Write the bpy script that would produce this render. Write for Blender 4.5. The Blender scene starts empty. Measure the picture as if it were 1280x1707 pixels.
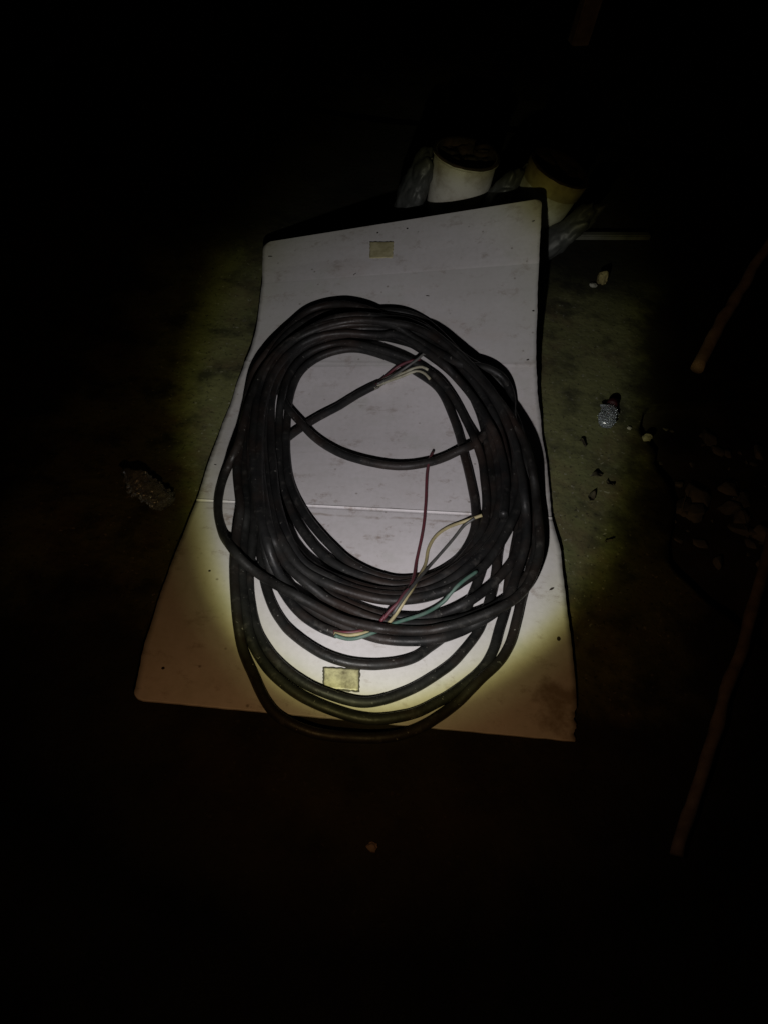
import bpy, bmesh, math, random
import numpy as np
from mathutils import Vector, Matrix, noise
rnd = random.Random(7)
scene = bpy.context.scene
COL = scene.collection

# ---------------------------------------------------------------- camera
cam_data = bpy.data.cameras.new('camera')
cam_data.sensor_width = 36.0
cam_data.sensor_fit = 'AUTO'
cam_data.lens = 1290.0 / 1707.0 * 36.0
cam_data.clip_start = 0.02
cam_data.clip_end = 200.0
cam = bpy.data.objects.new('camera', cam_data)
COL.objects.link(cam)
_f = Vector((0.0, 0.63496874, -0.77253783))
_r = Vector((0.985338, 0.13180549, 0.10833433))
_u = Vector((-0.17061365, 0.76121088, 0.62565883))
cam.matrix_world = Matrix(((_r.x, _u.x, -_f.x, 0.0), (_r.y, _u.y, -_f.y, 0.0),
                           (_r.z, _u.z, -_f.z, 1.29283851), (0, 0, 0, 1)))
scene.camera = cam

# ---------------------------------------------------------------- night sky, torch, exposure
world = bpy.data.worlds.new('World')
scene.world = world
world.use_nodes = True
_bg = world.node_tree.nodes['Background']
_bg.inputs['Color'].default_value = (0.55, 0.6, 0.7, 1)
_bg.inputs['Strength'].default_value = 0.0012
scene.view_settings.view_transform = 'Standard'
scene.view_settings.look = 'None'
scene.view_settings.gamma = 1.0
scene.view_settings.exposure = 0.0

TORCH_AT = Vector((-0.03, 0.07, 0.81))
TORCH_AXIS = Vector((0.040, 0.823, -0.565)).normalized()
TORCH_POWER = 41.0
# beam profile of the hand torch: tangent of the angle off the axis -> colour of the light
BEAM = [(0.00, (1.00, 0.950, 0.985)), (0.20, (0.93, 0.890, 0.910)), (0.29, (0.85, 0.83, 0.81)), (0.335, (0.80, 0.79, 0.67)),
        (0.362, (0.57, 0.545, 0.265)), (0.382, (0.30, 0.26, 0.09)), (0.406, (0.112, 0.078, 0.029)), (0.46, (0.070, 0.037, 0.0138)),
        (0.60, (0.060, 0.0295, 0.0112)), (0.80, (0.032, 0.0175, 0.009)), (1.0, (0.012, 0.0075, 0.005))]


def torch():
    ld = bpy.data.lights.new('torch_beam', 'SPOT')
    ld.energy = TORCH_POWER
    ld.spot_size = math.radians(130)
    ld.spot_blend = 0.3
    ld.shadow_soft_size = 0.012
    ld.use_nodes = True
    nt = ld.node_tree
    em = nt.nodes['Emission']
    tc = nt.nodes.new('ShaderNodeTexCoord')
    sep = nt.nodes.new('ShaderNodeSeparateXYZ')
    nt.links.new(tc.outputs['Normal'], sep.inputs[0])

    def m(op, a, b=None):
        n = nt.nodes.new('ShaderNodeMath')
        n.operation = op
        for k, v in enumerate((a, b)):
            if v is None:
                continue
            if isinstance(v, (int, float)):
                n.inputs[k].default_value = v
            else:
                nt.links.new(v, n.inputs[k])
        return n.outputs[0]
    x2 = m('MULTIPLY', sep.outputs[0], sep.outputs[0])
    y2 = m('MULTIPLY', sep.outputs[1], sep.outputs[1])
    r = m('DIVIDE', m('SQRT', m('ADD', x2, y2)), m('ABSOLUTE', sep.outputs[2]))
    nz = nt.nodes.new('ShaderNodeTexNoise')
    nz.inputs['Scale'].default_value = 4.0
    nz.inputs['Detail'].default_value = 1.0
    nt.links.new(tc.outputs['Normal'], nz.inputs['Vector'])
    r = m('ADD', r, m('MULTIPLY', m('SUBTRACT', nz.outputs[0], 0.5), 0.05))
    ramp = nt.nodes.new('ShaderNodeValToRGB')
    el = ramp.color_ramp.elements
    while len(el) > 1:
        el.remove(el[-1])
    for i, (p, c) in enumerate(BEAM):
        e = el[0] if i == 0 else el.new(p)
        e.position = p
        e.color = (*c, 1)
    nt.links.new(r, ramp.inputs[0])
    nt.links.new(ramp.outputs[0], em.inputs['Color'])
    # gradient added to the beam: the lower half is the stronger one
    tilt = m('SUBTRACT', 1.0, m('MULTIPLY', m('DIVIDE', sep.outputs[1], m('ABSOLUTE', sep.outputs[2])), 0.5))
    nt.links.new(m('MINIMUM', m('MAXIMUM', tilt, 0.55), 1.25), em.inputs['Strength'])
    lo = bpy.data.objects.new('torch_beam', ld)
    lo.location = TORCH_AT
    lo.rotation_euler = TORCH_AXIS.to_track_quat('-Z', 'Y').to_euler()
    COL.objects.link(lo)


torch()

# ---------------------------------------------------------------- helpers


def tag(o, label=None, cat=None, group=None, kind=None):
    for k, v in (('label', label), ('category', cat), ('group', group), ('kind', kind)):
        if v:
            o[k] = v
    return o


def link(name, me, mat=None, parent=None):
    o = bpy.data.objects.new(name, me)
    if mat:
        me.materials.append(mat)
    COL.objects.link(o)
    if parent:
        o.parent = parent
    return o


def empty(name, loc, rot=(0, 0, 0)):
    o = bpy.data.objects.new(name, None)
    o.location = loc
    o.rotation_euler = rot
    o.empty_display_size = 0.05
    COL.objects.link(o)
    return o


def mesh_from(name, verts, faces, smooth=True):
    me = bpy.data.meshes.new(name)
    me.from_pydata([tuple(map(float, v)) for v in verts], [], faces)
    me.update()
    if smooth:
        me.polygons.foreach_set('use_smooth', [True] * len(me.polygons))
    return me


def catmull(P, closed, sub):
    P = np.asarray(P, float)
    Q = np.vstack([P[-1], P, P[0], P[1]]) if closed else np.vstack([2 * P[0] - P[1], P, 2 * P[-1] - P[-2]])
    t = np.linspace(0, 1, sub, endpoint=False)[:, None]
    out = []
    for i in range(1, len(Q) - 2):
        a, b, c, d = Q[i - 1:i + 3]
        out.append(.5 * (2 * b + (c - a) * t + (2 * a - 5 * b + 4 * c - d) * t * t + (3 * b - a - 3 * c + d) * t ** 3))
    o = np.vstack(out)
    return o if closed else np.vstack([o, P[-1]])


def tube(P, rad, closed=False, sides=12, wob=0.0, seed=0.0):
    """Swept tube along the points P (parallel transported frame); returns verts, faces."""
    P = np.asarray(P, float)
    n = len(P)
    if closed:
        T = np.roll(P, -1, 0) - np.roll(P, 1, 0)
    else:
        T = np.gradient(P, axis=0)
    T /= np.linalg.norm(T, axis=1, keepdims=True)
    a = np.array([0, 0, 1.0])
    if abs(T[0] @ a) > .9:
        a = np.array([1.0, 0, 0])
    N = a - T[0] * (a @ T[0])
    V, F = [], []
    ang = np.linspace(0, 2 * np.pi, sides, endpoint=False)
    rad = np.broadcast_to(np.asarray(rad, float), (n,))
    for i in range(n):
        N = N - T[i] * (N @ T[i])
        N /= np.linalg.norm(N)
        B = np.cross(T[i], N)
        for k in range(sides):
            w = 1.0
            if wob:
                w += wob * noise.noise(Vector((P[i][0] * 40 + seed, P[i][1] * 40, P[i][2] * 40 + ang[k])))
            V.append(P[i] + rad[i] * w * (np.cos(ang[k]) * N + np.sin(ang[k]) * B))
    off = 0
    if closed:      # find the ring offset that closes the loop without a twist
        d = [np.linalg.norm(V[(n - 1) * sides] - V[k]) for k in range(sides)]
        off = int(np.argmin(d))
    for i in range(n if closed else n - 1):
        j = (i + 1) % n
        o = off if j == 0 and closed else 0
        for k in range(sides):
            F.append((i * sides + k, i * sides + (k + 1) % sides, j * sides + (k + 1 + o) % sides, j * sides + (k + o) % sides))
    if not closed:
        F.append(tuple(range(sides - 1, -1, -1)))
        F.append(tuple((n - 1) * sides + k for k in range(sides)))
    return V, F


def lathe(profile, sides=40, fn=None):
    V, F = [], []
    for (r, z) in profile:
        for k in range(sides):
            a = 2 * math.pi * k / sides
            p = Vector((r * math.cos(a), r * math.sin(a), z))
            V.append(fn(p) if fn else p)
    for i in range(len(profile) - 1):
        for k in range(sides):
            F.append((i * sides + k, i * sides + (k + 1) % sides, (i + 1) * sides + (k + 1) % sides, (i + 1) * sides + k))
    return V, F


# ---------------------------------------------------------------- materials


def mat(name, base, rough=.6, var=None, scale=6.0, vlo=.35, vhi=.7, bump=0.0, bscale=60.0, trans=0.0, metal=0.0, spec=.5, detail=6.0,
        ior=1.45, alpha=1.0):
    """principled material; var = second colour mixed in by noise"""
    m = bpy.data.materials.new(name)
    m.use_nodes = True
    nt = m.node_tree
    b = nt.nodes['Principled BSDF']
    b.inputs['Roughness'].default_value = rough
    b.inputs['Metallic'].default_value = metal
    b.inputs['Transmission Weight'].default_value = trans
    b.inputs['Specular IOR Level'].default_value = spec
    b.inputs['IOR'].default_value = ior
    b.inputs['Alpha'].default_value = alpha
    b.inputs['Base Color'].default_value = (*base, 1)
    tc = nt.nodes.new('ShaderNodeTexCoord')
    if var:
        mix = noise_mix(nt, tc.outputs['Object'], (*base, 1), (*var, 1), scale, vlo, vhi, detail)
        nt.links.new(mix, b.inputs['Base Color'])
    if bump:
        add_bump(nt, b, tc.outputs['Object'], bscale, bump)
    return m


def noise_fac(nt, vec, scale, lo, hi, detail=6.0, rough=.6):
    n = nt.nodes.new('ShaderNodeTexNoise')
    n.inputs['Scale'].default_value = scale
    n.inputs['Detail'].default_value = detail
    n.inputs['Roughness'].default_value = rough
    nt.links.new(vec, n.inputs['Vector'])
    mr = nt.nodes.new('ShaderNodeMapRange')
    mr.inputs[1].default_value = lo
    mr.inputs[2].default_value = hi
    nt.links.new(n.outputs[0], mr.inputs[0])
    return mr.outputs[0]


def mixc(nt, fac, a, b):
    mx = nt.nodes.new('ShaderNodeMix')
    mx.data_type = 'RGBA'
    for sock, v in ((mx.inputs[0], fac), (mx.inputs[6], a), (mx.inputs[7], b)):
        if isinstance(v, (int, float, tuple)):
            sock.default_value = v
        else:
            nt.links.new(v, sock)
    return mx.outputs[2]


def math_node(nt, op, a, b=0.0):
    n = nt.nodes.new('ShaderNodeMath')
    n.operation = op
    for k, v in enumerate((a, b)):
        if isinstance(v, (int, float)):
            n.inputs[k].default_value = v
        else:
            nt.links.new(v, n.inputs[k])
    return n.outputs[0]


def noise_mix(nt, vec, a, b, scale, lo, hi, detail=6.0):
    return mixc(nt, noise_fac(nt, vec, scale, lo, hi, detail), a, b)


def add_bump(nt, bsdf, vec, scale, strength, dist=.002):
    n = nt.nodes.new('ShaderNodeTexNoise')
    n.inputs['Scale'].default_value = scale
    n.inputs['Detail'].default_value = 6
    nt.links.new(vec, n.inputs['Vector'])
    bp = nt.nodes.new('ShaderNodeBump')
    bp.inputs['Strength'].default_value = strength
    bp.inputs['Distance'].default_value = dist
    nt.links.new(n.outputs[0], bp.inputs['Height'])
    nt.links.new(bp.outputs[0], bsdf.inputs['Normal'])


def board_material():
    m = bpy.data.materials.new('dirty_white_board')
    m.use_nodes = True
    nt = m.node_tree
    b = nt.nodes['Principled BSDF']
    b.inputs['Roughness'].default_value = .62
    b.inputs['Specular IOR Level'].default_value = .25
    at = nt.nodes.new('ShaderNodeAttribute')
    at.attribute_name = 'sheet'            # metres across and along the sheet
    vec = at.outputs['Vector']
    sep = nt.nodes.new('ShaderNodeSeparateXYZ')
    nt.links.new(vec, sep.inputs[0])
    col = noise_mix(nt, vec, (.64, .615, .62, 1), (.55, .525, .515, 1), 5.0, .35, .7)
    col = mixc(nt, math_node(nt, 'MULTIPLY', noise_fac(nt, vec, 90, .42, .75, 4), .26), col, (.40, .39, .36, 1))
    # greasy, mossy wear towards the long edges and the ends
    ax = math_node(nt, 'ABSOLUTE', sep.outputs[0])
    edge = nt.nodes.new('ShaderNodeMapRange')
    edge.inputs[1].default_value = .26
    edge.inputs[2].default_value = .36
    nt.links.new(ax, edge.inputs[0])
    ef = math_node(nt, 'MULTIPLY', edge.outputs[0], math_node(nt, 'MULTIPLY', noise_fac(nt, vec, 14, .3, .75), .45))
    col = mixc(nt, ef, col, (.42, .40, .30, 1))
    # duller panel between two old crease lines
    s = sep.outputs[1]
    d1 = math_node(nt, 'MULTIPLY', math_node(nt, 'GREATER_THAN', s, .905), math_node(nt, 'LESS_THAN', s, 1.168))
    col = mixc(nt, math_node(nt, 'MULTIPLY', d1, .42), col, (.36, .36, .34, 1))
    # dried mud smears: streaky noise, strongest near the fold
    mp = nt.nodes.new('ShaderNodeMapping')
    mp.inputs['Scale'].default_value = (1.0, 1.35, 1)
    nt.links.new(vec, mp.inputs[0])
    sm = noise_fac(nt, mp.outputs[0], 15, .545, .70, 12, .78)
    near = nt.nodes.new('ShaderNodeMapRange')
    near.inputs[1].default_value = .22
    near.inputs[2].default_value = .03
    nt.links.new(math_node(nt, 'ABSOLUTE', math_node(nt, 'SUBTRACT', s, .42)), near.inputs[0])
    sf = math_node(nt, 'MULTIPLY', sm, math_node(nt, 'ADD', math_node(nt, 'MULTIPLY', near.outputs[0], .35), .72))
    col = mixc(nt, sf, col, (.25, .19, .15, 1))
    # thin dirty line just below the fold
    ln = nt.nodes.new('ShaderNodeMapRange')
    ln.inputs[1].default_value = .0045
    ln.inputs[2].default_value = .001
    wob = math_node(nt, 'MULTIPLY', noise_fac(nt, vec, 9, .3, .7, 5), .010)
    sl = math_node(nt, 'ADD', s, math_node(nt, 'MULTIPLY', sep.outputs[0], .025))
    nt.links.new(math_node(nt, 'ABSOLUTE', math_node(nt, 'SUBTRACT', math_node(nt, 'ADD', sl, wob), .446)), ln.inputs[0])
    lf = math_node(nt, 'MULTIPLY', ln.outputs[0], noise_fac(nt, vec, 25, .40, .62, 4))
    col = mixc(nt, math_node(nt, 'MULTIPLY', lf, .75), col, (.30, .25, .21, 1))
    # faint green-grey and brown stains
    col = mixc(nt, math_node(nt, 'MULTIPLY', noise_fac(nt, vec, 8.5, .56, .70, 3), .30), col, (.42, .44, .38, 1))
    col = mixc(nt, math_node(nt, 'MULTIPLY', noise_fac(nt, mp.outputs[0], 4.2, .58, .72, 5), .28), col, (.44, .36, .31, 1))
    # pin-prick spots of dirt
    vo = nt.nodes.new('ShaderNodeTexVoronoi')
    vo.inputs['Scale'].default_value = 34
    nt.links.new(vec, vo.inputs['Vector'])
    sp = nt.nodes.new('ShaderNodeMapRange')
    sp.inputs[1].default_value = .12
    sp.inputs[2].default_value = .045
    nt.links.new(vo.outputs['Distance'], sp.inputs[0])
    pf = math_node(nt, 'MULTIPLY', sp.outputs[0], noise_fac(nt, vec, 7, .47, .56, 3))
    col = mixc(nt, math_node(nt, 'MULTIPLY', pf, .7), col, (.16, .13, .10, 1))
    # brown water stain in the broken corner
    dx = math_node(nt, 'SUBTRACT', sep.outputs[0], .335)
    dy = math_node(nt, 'SUBTRACT', s, .055)
    dd = math_node(nt, 'SQRT', math_node(nt, 'ADD', math_node(nt, 'MULTIPLY', dx, dx), math_node(nt, 'MULTIPLY', dy, dy)))
    dd = math_node(nt, 'ADD', dd, math_node(nt, 'MULTIPLY', noise_fac(nt, vec, 30, .3, .7, 6), .06))
    st = nt.nodes.new('ShaderNodeMapRange')
    st.inputs[1].default_value = .085
    st.inputs[2].default_value = .045
    nt.links.new(dd, st.inputs[0])
    col = mixc(nt, math_node(nt, 'MULTIPLY', st.outputs[0], .75), col, (.20, .15, .10, 1))
    # long thin scuffs
    mp2 = nt.nodes.new('ShaderNodeMapping')
    mp2.inputs['Scale'].default_value = (3.0, 40.0, 1)
    mp2.inputs['Rotation'].default_value = (0, 0, .5)
    nt.links.new(vec, mp2.inputs[0])
    scf = math_node(nt, 'MULTIPLY', noise_fac(nt, mp2.outputs[0], 3.2, .66, .72, 3), noise_fac(nt, vec, 6, .5, .6, 2))
    col = mixc(nt, math_node(nt, 'MULTIPLY', scf, .7), col, (.26, .23, .20, 1))
    nt.links.new(col, b.inputs['Base Color'])
    add_bump(nt, b, vec, 120, .12, .001)
    return m


def cable_material():
    m = bpy.data.materials.new('black_rubber')
    m.use_nodes = True
    nt = m.node_tree
    b = nt.nodes['Principled BSDF']
    b.inputs['Specular IOR Level'].default_value = .30
    tc = nt.nodes.new('ShaderNodeTexCoord')
    v = tc.outputs['Object']
    oi = nt.nodes.new('ShaderNodeObjectInfo')
    rp = nt.nodes.new('ShaderNodeValToRGB')
    rp.color_ramp.interpolation = 'LINEAR'
    el = rp.color_ramp.elements
    el[0].color = (.0055, .0055, .0057, 1)
    el[1].color = (.0145, .0100, .0085, 1)
    e = el.new(.35)
    e.color = (.0090, .0092, .0094, 1)
    e = el.new(.7)
    e.color = (.0065, .0067, .0063, 1)
    nt.links.new(oi.outputs['Random'], rp.inputs[0])
    col = mixc(nt, noise_fac(nt, v, 22, .40, .70, 8), rp.outputs[0], (.0175, .0172, .016, 1))
    col = mixc(nt, math_node(nt, 'MULTIPLY', noise_fac(nt, v, 8, .50, .68), .55), col, (.030, .018, .013, 1))
    col = mixc(nt, math_node(nt, 'MULTIPLY', noise_fac(nt, v, 48, .58, .74, 8), .45), col, (.075, .070, .062, 1))
    col = mixc(nt, math_node(nt, 'MULTIPLY', noise_fac(nt, v, 150, .68, .74, 3), .7), col, (.22, .21, .19, 1))
    nt.links.new(col, b.inputs['Base Color'])
    nt.links.new(math_node(nt, 'ADD', math_node(nt, 'MULTIPLY', noise_fac(nt, v, 30, .3, .7), .30), .36), b.inputs['Roughness'])
    add_bump(nt, b, v, 140, .45, .0012)
    return m


def floor_material():
    m = bpy.data.materials.new('mossy_concrete')
    m.use_nodes = True
    nt = m.node_tree
    b = nt.nodes['Principled BSDF']
    b.inputs['Roughness'].default_value = .85
    b.inputs['Specular IOR Level'].default_value = .2
    tc = nt.nodes.new('ShaderNodeTexCoord')
    v = tc.outputs['Object']
    col = noise_mix(nt, v, (.150, .150, .062, 1), (.088, .096, .040, 1), 3.5, .35, .65)
    col = mixc(nt, math_node(nt, 'MULTIPLY', noise_fac(nt, v, 6, .48, .66), .8), col, (.085, .056, .034, 1))
    col = mixc(nt, math_node(nt, 'MULTIPLY', noise_fac(nt, v, 11, .50, .66), .85), col, (.026, .026, .016, 1))
    col = mixc(nt, math_node(nt, 'MULTIPLY', noise_fac(nt, v, 130, .60, .68, 3), .75), col, (.020, .018, .012, 1))
    col = mixc(nt, math_node(nt, 'MULTIPLY', noise_fac(nt, v, 95, .66, .72, 2), .8), col, (.24, .23, .17, 1))
    col = mixc(nt, math_node(nt, 'MULTIPLY', noise_fac(nt, v, 55, .58, .72), .5), col, (.15, .145, .10, 1))
    # dark soil round the concrete's edges, the fade to unlit black painted in
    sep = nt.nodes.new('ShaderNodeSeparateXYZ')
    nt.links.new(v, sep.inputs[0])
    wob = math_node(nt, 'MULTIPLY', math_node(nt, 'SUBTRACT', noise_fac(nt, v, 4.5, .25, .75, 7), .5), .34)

    def dark_fade(sock, a, b_):
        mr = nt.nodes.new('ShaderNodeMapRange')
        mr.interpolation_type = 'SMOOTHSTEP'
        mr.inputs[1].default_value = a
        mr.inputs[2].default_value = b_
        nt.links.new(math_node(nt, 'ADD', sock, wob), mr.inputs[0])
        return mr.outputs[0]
    md = math_node(nt, 'MAXIMUM', dark_fade(sep.outputs[1], .86, .60), dark_fade(sep.outputs[1], 1.62, 2.0))
    md = math_node(nt, 'MAXIMUM', md, dark_fade(sep.outputs[0], -.60, -.85))
    md = math_node(nt, 'MAXIMUM', md, dark_fade(sep.outputs[0], .48, .66))
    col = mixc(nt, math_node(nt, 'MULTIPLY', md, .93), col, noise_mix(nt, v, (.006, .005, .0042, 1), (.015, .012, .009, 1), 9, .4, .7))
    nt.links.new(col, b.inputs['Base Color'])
    add_bump(nt, b, v, 60, .5, .005)
    return m


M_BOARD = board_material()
M_CABLE = cable_material()
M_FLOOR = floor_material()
M_SOIL = mat('dark_soil', (.026, .024, .021), .95, (.055, .048, .040), 9, .4, .7, .8, 45, spec=.1)
M_STONE = mat('rubble_stone', (.10, .108, .115), .9, (.21, .21, .21), 14, .4, .7, .6, 60, spec=.15)
M_TAPE = mat('yellowed_tape', (.46, .42, .25), .4, (.28, .25, .13), 30, .4, .7, .7, 60)
M_TAPE2 = mat('worn_yellowed_tape', (.50, .47, .27), .4, (.16, .14, .08), 46, .44, .68, .8, 60)
M_GRIME = mat('tape_grime', (.07, .065, .045), .9)
M_HOLE = mat('nail_hole_dark', (.03, .022, .018), .9)
M_RED = mat('red_insulation', (.12, .028, .036), .5, (.085, .036, .040), 60, .4, .7)
M_MAROON = mat('maroon_insulation', (.10, .022, .030), .5, (.06, .025, .03), 60, .4, .7)
M_YELLOW = mat('yellow_insulation', (.36, .31, .16), .5, (.22, .19, .11), 60, .4, .7)
M_GREEN = mat('green_insulation', (.050, .115, .085), .55, (.11, .15, .125), 60, .4, .7)
M_WHITEW = mat('off_white_insulation', (.34, .33, .25), .5, (.22, .20, .13), 60, .4, .7)
M_GREY = mat('dark_grey_insulation', (.06, .06, .058), .45, (.10, .10, .09), 60, .4, .7)
M_SHEATH = mat('inner_sheath', (.26, .26, .20), .7, (.14, .13, .10), 60, .4, .7)
M_BUCKET = mat('white_bucket_plastic', (.47, .45, .40), .5, (.22, .19, .14), 17, .46, .74, .15, 60)
M_BUCKET2 = mat('yellowed_bucket_plastic', (.38, .38, .29), .5, (.17, .15, .09), 17, .4, .72, .1, 60)
M_BAND = mat('yellowed_bucket_rim', (.37, .33, .15), .5, (.16, .13, .06), 17, .4, .72, .1, 60)
M_MUCK = mat('dried_mortar', (.030, .024, .020), .9, (.07, .045, .038), 24, .45, .7, .8, 50, spec=.1)
M_BAG = mat('grey_plastic_bag', (.032, .034, .034), .5, (.060, .062, .060), 8, .4, .7, .15, 20)
M_CLEAR = mat('scuffed_clear_plastic', (.86, .92, .98), .13, None, trans=.90, ior=1.5, bump=.12, bscale=16, spec=.8)
M_CAP = mat('dark_red_cap', (.022, .004, .005), .6, spec=.2)
M_WOOD = mat('weathered_wood', (.24, .19, .15), .85, (.10, .075, .055), 22, .35, .7, .5, 50, spec=.15)
M_WOOD2 = mat('pale_weathered_wood', (.70, .58, .46), .85, (.42, .32, .23), 22, .35, .7, .5, 50, spec=.15)
M_SCRAP = mat('yellow_scrap', (.24, .20, .085), .8, (.16, .13, .06), 40, .4, .7, .4, 60)
M_WHITE = mat('pale_plaster', (.33, .32, .28), .9, (.22, .21, .18), 40, .4, .7, .4, 60)
M_LEAF = mat('dry_leaf', (.030, .026, .012), .8, (.05, .035, .02), 60, .4, .7)
M_BATTEN = mat('grey_batten', (.10, .10, .085), .85, (.06, .06, .05), 20, .4, .7, .4, 60)

# ---------------------------------------------------------------- ground


def sstep(a, b, x):
    t = min(1.0, max(0.0, (x - a) / (b - a)))
    return t * t * (3 - 2 * t)


def gz(x, y):
    """height of the uneven ground"""
    left = .085 * sstep(1.25, .6, y) + .06 * sstep(1.6, 2.0, y)
    k = sstep(-.35, .3, x)
    return left * (1 - k) + .11 * k


def grid_axis(lo, hi, a, b, fine, coarse):
    out, x = [lo], lo
    while x < hi:
        x += fine if a <= x < b else coarse
        out.append(x)
    return out


def make_ground():
    xs = grid_axis(-6, 6, -1.2, 1.3, .025, .25)
    ys = grid_axis(-1.5, 11, .1, 2.6, .025, .25)
    V, F = [], []
    for y in ys:
        for x in xs:
            n = noise.fractal(Vector((x * 7, y * 7, 3.1)), 1.0, 2.0, 5)
            z = gz(x, y) - .024 + .014 * n
            V.append((x, y, z))
    w = len(xs)
    for j in range(len(ys) - 1):
        for i in range(w - 1):
            F.append((j * w + i, j * w + i + 1, (j + 1) * w + i + 1, (j + 1) * w + i))
    o = link('ground', mesh_from('ground', V, F), M_SOIL)
    tag(o, 'dark uneven soil around the concrete', None, None, 'structure')


def make_floor():
    """worn mossy concrete apron with a broken right-hand edge"""
    nx, ny = 150, 150
    V, F = [], []
    for j in range(ny + 1):
        y = -.35 + 3.1 * j / ny
        xl = -1.7 + .03 * noise.noise(Vector((y * 5, 1, 0)))
        xr = .575 + .05 * noise.noise(Vector((y * 4, 7, 0))) + .02 * noise.noise(Vector((y * 19, 7, 0))) + .5 * sstep(1.40, 1.62, y) + .25 * sstep(1.0, .7, y)
        for i in range(nx + 1):
            t = i / nx
            x = xl + (xr - xl) * t
            z = gz(x, y) + .0018 * noise.fractal(Vector((x * 9, y * 9, 0)), 1.0, 2.0, 4) - .003
            V.append((x, y, z))
    top = len(V)
    V += [(x, y, z - .05) for (x, y, z) in V]
    w = nx + 1
    for j in range(ny):
        for i in range(nx):
            a = (j * w + i, j * w + i + 1, (j + 1) * w + i + 1, (j + 1) * w + i)
            F.append(a)
            F.append(tuple(top + q for q in reversed(a)))
    ring = [i for i in range(w)] + [j * w + nx for j in range(1, ny + 1)] + [ny * w + i for i in range(nx - 1, -1, -1)] + [j * w for j in range(ny - 1, 0, -1)]
    for a, b in zip(ring, ring[1:] + ring[:1]):
        F.append((b, a, a + top, b + top))
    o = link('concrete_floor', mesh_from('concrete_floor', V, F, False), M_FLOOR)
    o.data.polygons.foreach_set('use_smooth', [abs(p.normal.z) > .6 for p in o.data.polygons])
    tag(o, 'mossy concrete floor with a broken edge on the right', None, None, 'structure')


make_ground()
make_floor()

# ---------------------------------------------------------------- the white sheet: a warped panel, developed along its length
SW, SL = 0.72, 1.3389388361428098
SX, SY, SZ, YAW = 0.015094416, 0.531451255, 0.112184374, 0.0806912845
KNOTS = np.array([0, .3, .5, .65, .8, 1.0])
SLOPE = np.array([0.02067383, -0.10633487, -0.06838351, 0.20172474, 0.38126805, 0.25559891])
TW1, TW2 = 0.066128192, 0.3050351984
_q = np.linspace(0, 1, 801)
_t = np.interp(_q, KNOTS, SLOPE)
_tm = (_t[1:] + _t[:-1]) / 2
_Y = np.r_[0, np.cumsum(np.cos(_tm))] * SL / 800
_Z = np.r_[0, np.cumsum(np.sin(_tm))] * SL / 800


def sheet0(u, s):
    """point of the sheet's mid surface; u metres across, s metres along"""
    v = np.asarray(s, float) / SL
    u = np.asarray(u, float)
    vc = np.clip(v, 0, 1)
    ex = (v - vc) * SL
    th = np.interp(vc, _q, _t)
    y = np.interp(vc, _q, _Y) + ex * np.cos(th)
    z = np.interp(vc, _q, _Z) + ex * np.sin(th)
    phi = TW1 * np.clip(v - .35, 0, 1) ** 2 / .4225 + TW2 * v
    X = np.cos(phi) * u
    yy = y - np.sin(phi) * np.sin(th) * u
    zz = z + np.sin(phi) * np.cos(th) * u + SZ
    c, sn = math.cos(YAW), math.sin(YAW)
    return np.stack([SX + c * X - sn * yy, SY + sn * X + c * yy, zz], -1)


def sheet(u, s, h=0.0):
    """the same, raised h above the sheet along its normal"""
    u = np.asarray(u, float)
    s = np.asarray(s, float)
    e = 1e-3
    a = sheet0(u + e, s) - sheet0(u - e, s)
    d = sheet0(u, s + e) - sheet0(u, s - e)
    n = np.cross(a, d)
    n /= np.linalg.norm(n, axis=-1, keepdims=True)
    return sheet0(u, s) + n * np.asarray(h, float)[..., None]


def fold(u, s):
    """relief of old creases pressed into the sheet"""
    c1 = .4655 - .0246 * u
    c2 = .913 - .037 * u
    c3 = 1.170 + .012 * u
    h = .0017 * np.exp(-((s - c1) / .0017) ** 2) - .0007 * np.exp(-((s - c1 + .005) / .0025) ** 2)
    h = h + .0009 * np.exp(-((s - c2) / .003) ** 2) + .0022 * np.maximum(0, 1 - np.abs(s - c3) / .06) - .002 * np.maximum(0, 1 - np.abs(s - c2) / .05)
    return h


EDGE_L = [(0.0056, 0.3601), (0.0382, 0.3619), (0.0897, 0.3656), (0.1519, 0.3664), (0.2197, 0.3677), (0.2806, 0.3664), (0.3437, 0.3636), (0.4124, 0.3622), (0.4738, 0.3594), (0.5382, 0.3614), (0.6, 0.3635), (0.6584, 0.363), (0.7359, 0.3612), (0.8025, 0.3559), (0.8482, 0.3556), (0.8932, 0.35), (0.9276, 0.3479), (0.9651, 0.34), (1.0182, 0.338), (1.0905, 0.3423), (1.175, 0.3497), (1.245, 0.3633), (1.3088, 0.3744)]
EDGE_R = [(0.0528, 0.3653), (0.078, 0.3664), (0.1213, 0.367), (0.1607, 0.3662), (0.2017, 0.3657), (0.2508, 0.3649), (0.3092, 0.3651), (0.3716, 0.3658), (0.4231, 0.3606), (0.4585, 0.357), (0.5097, 0.3583), (0.6015, 0.3605), (0.6716, 0.3589), (0.7552, 0.3563), (0.8449, 0.354), (0.905, 0.3519), (0.9637, 0.3519), (1.0302, 0.3524), (1.1078, 0.3533), (1.1524, 0.3539), (1.2284, 0.3561), (1.2832, 0.3592), (1.3312, 0.3628)]


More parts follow.
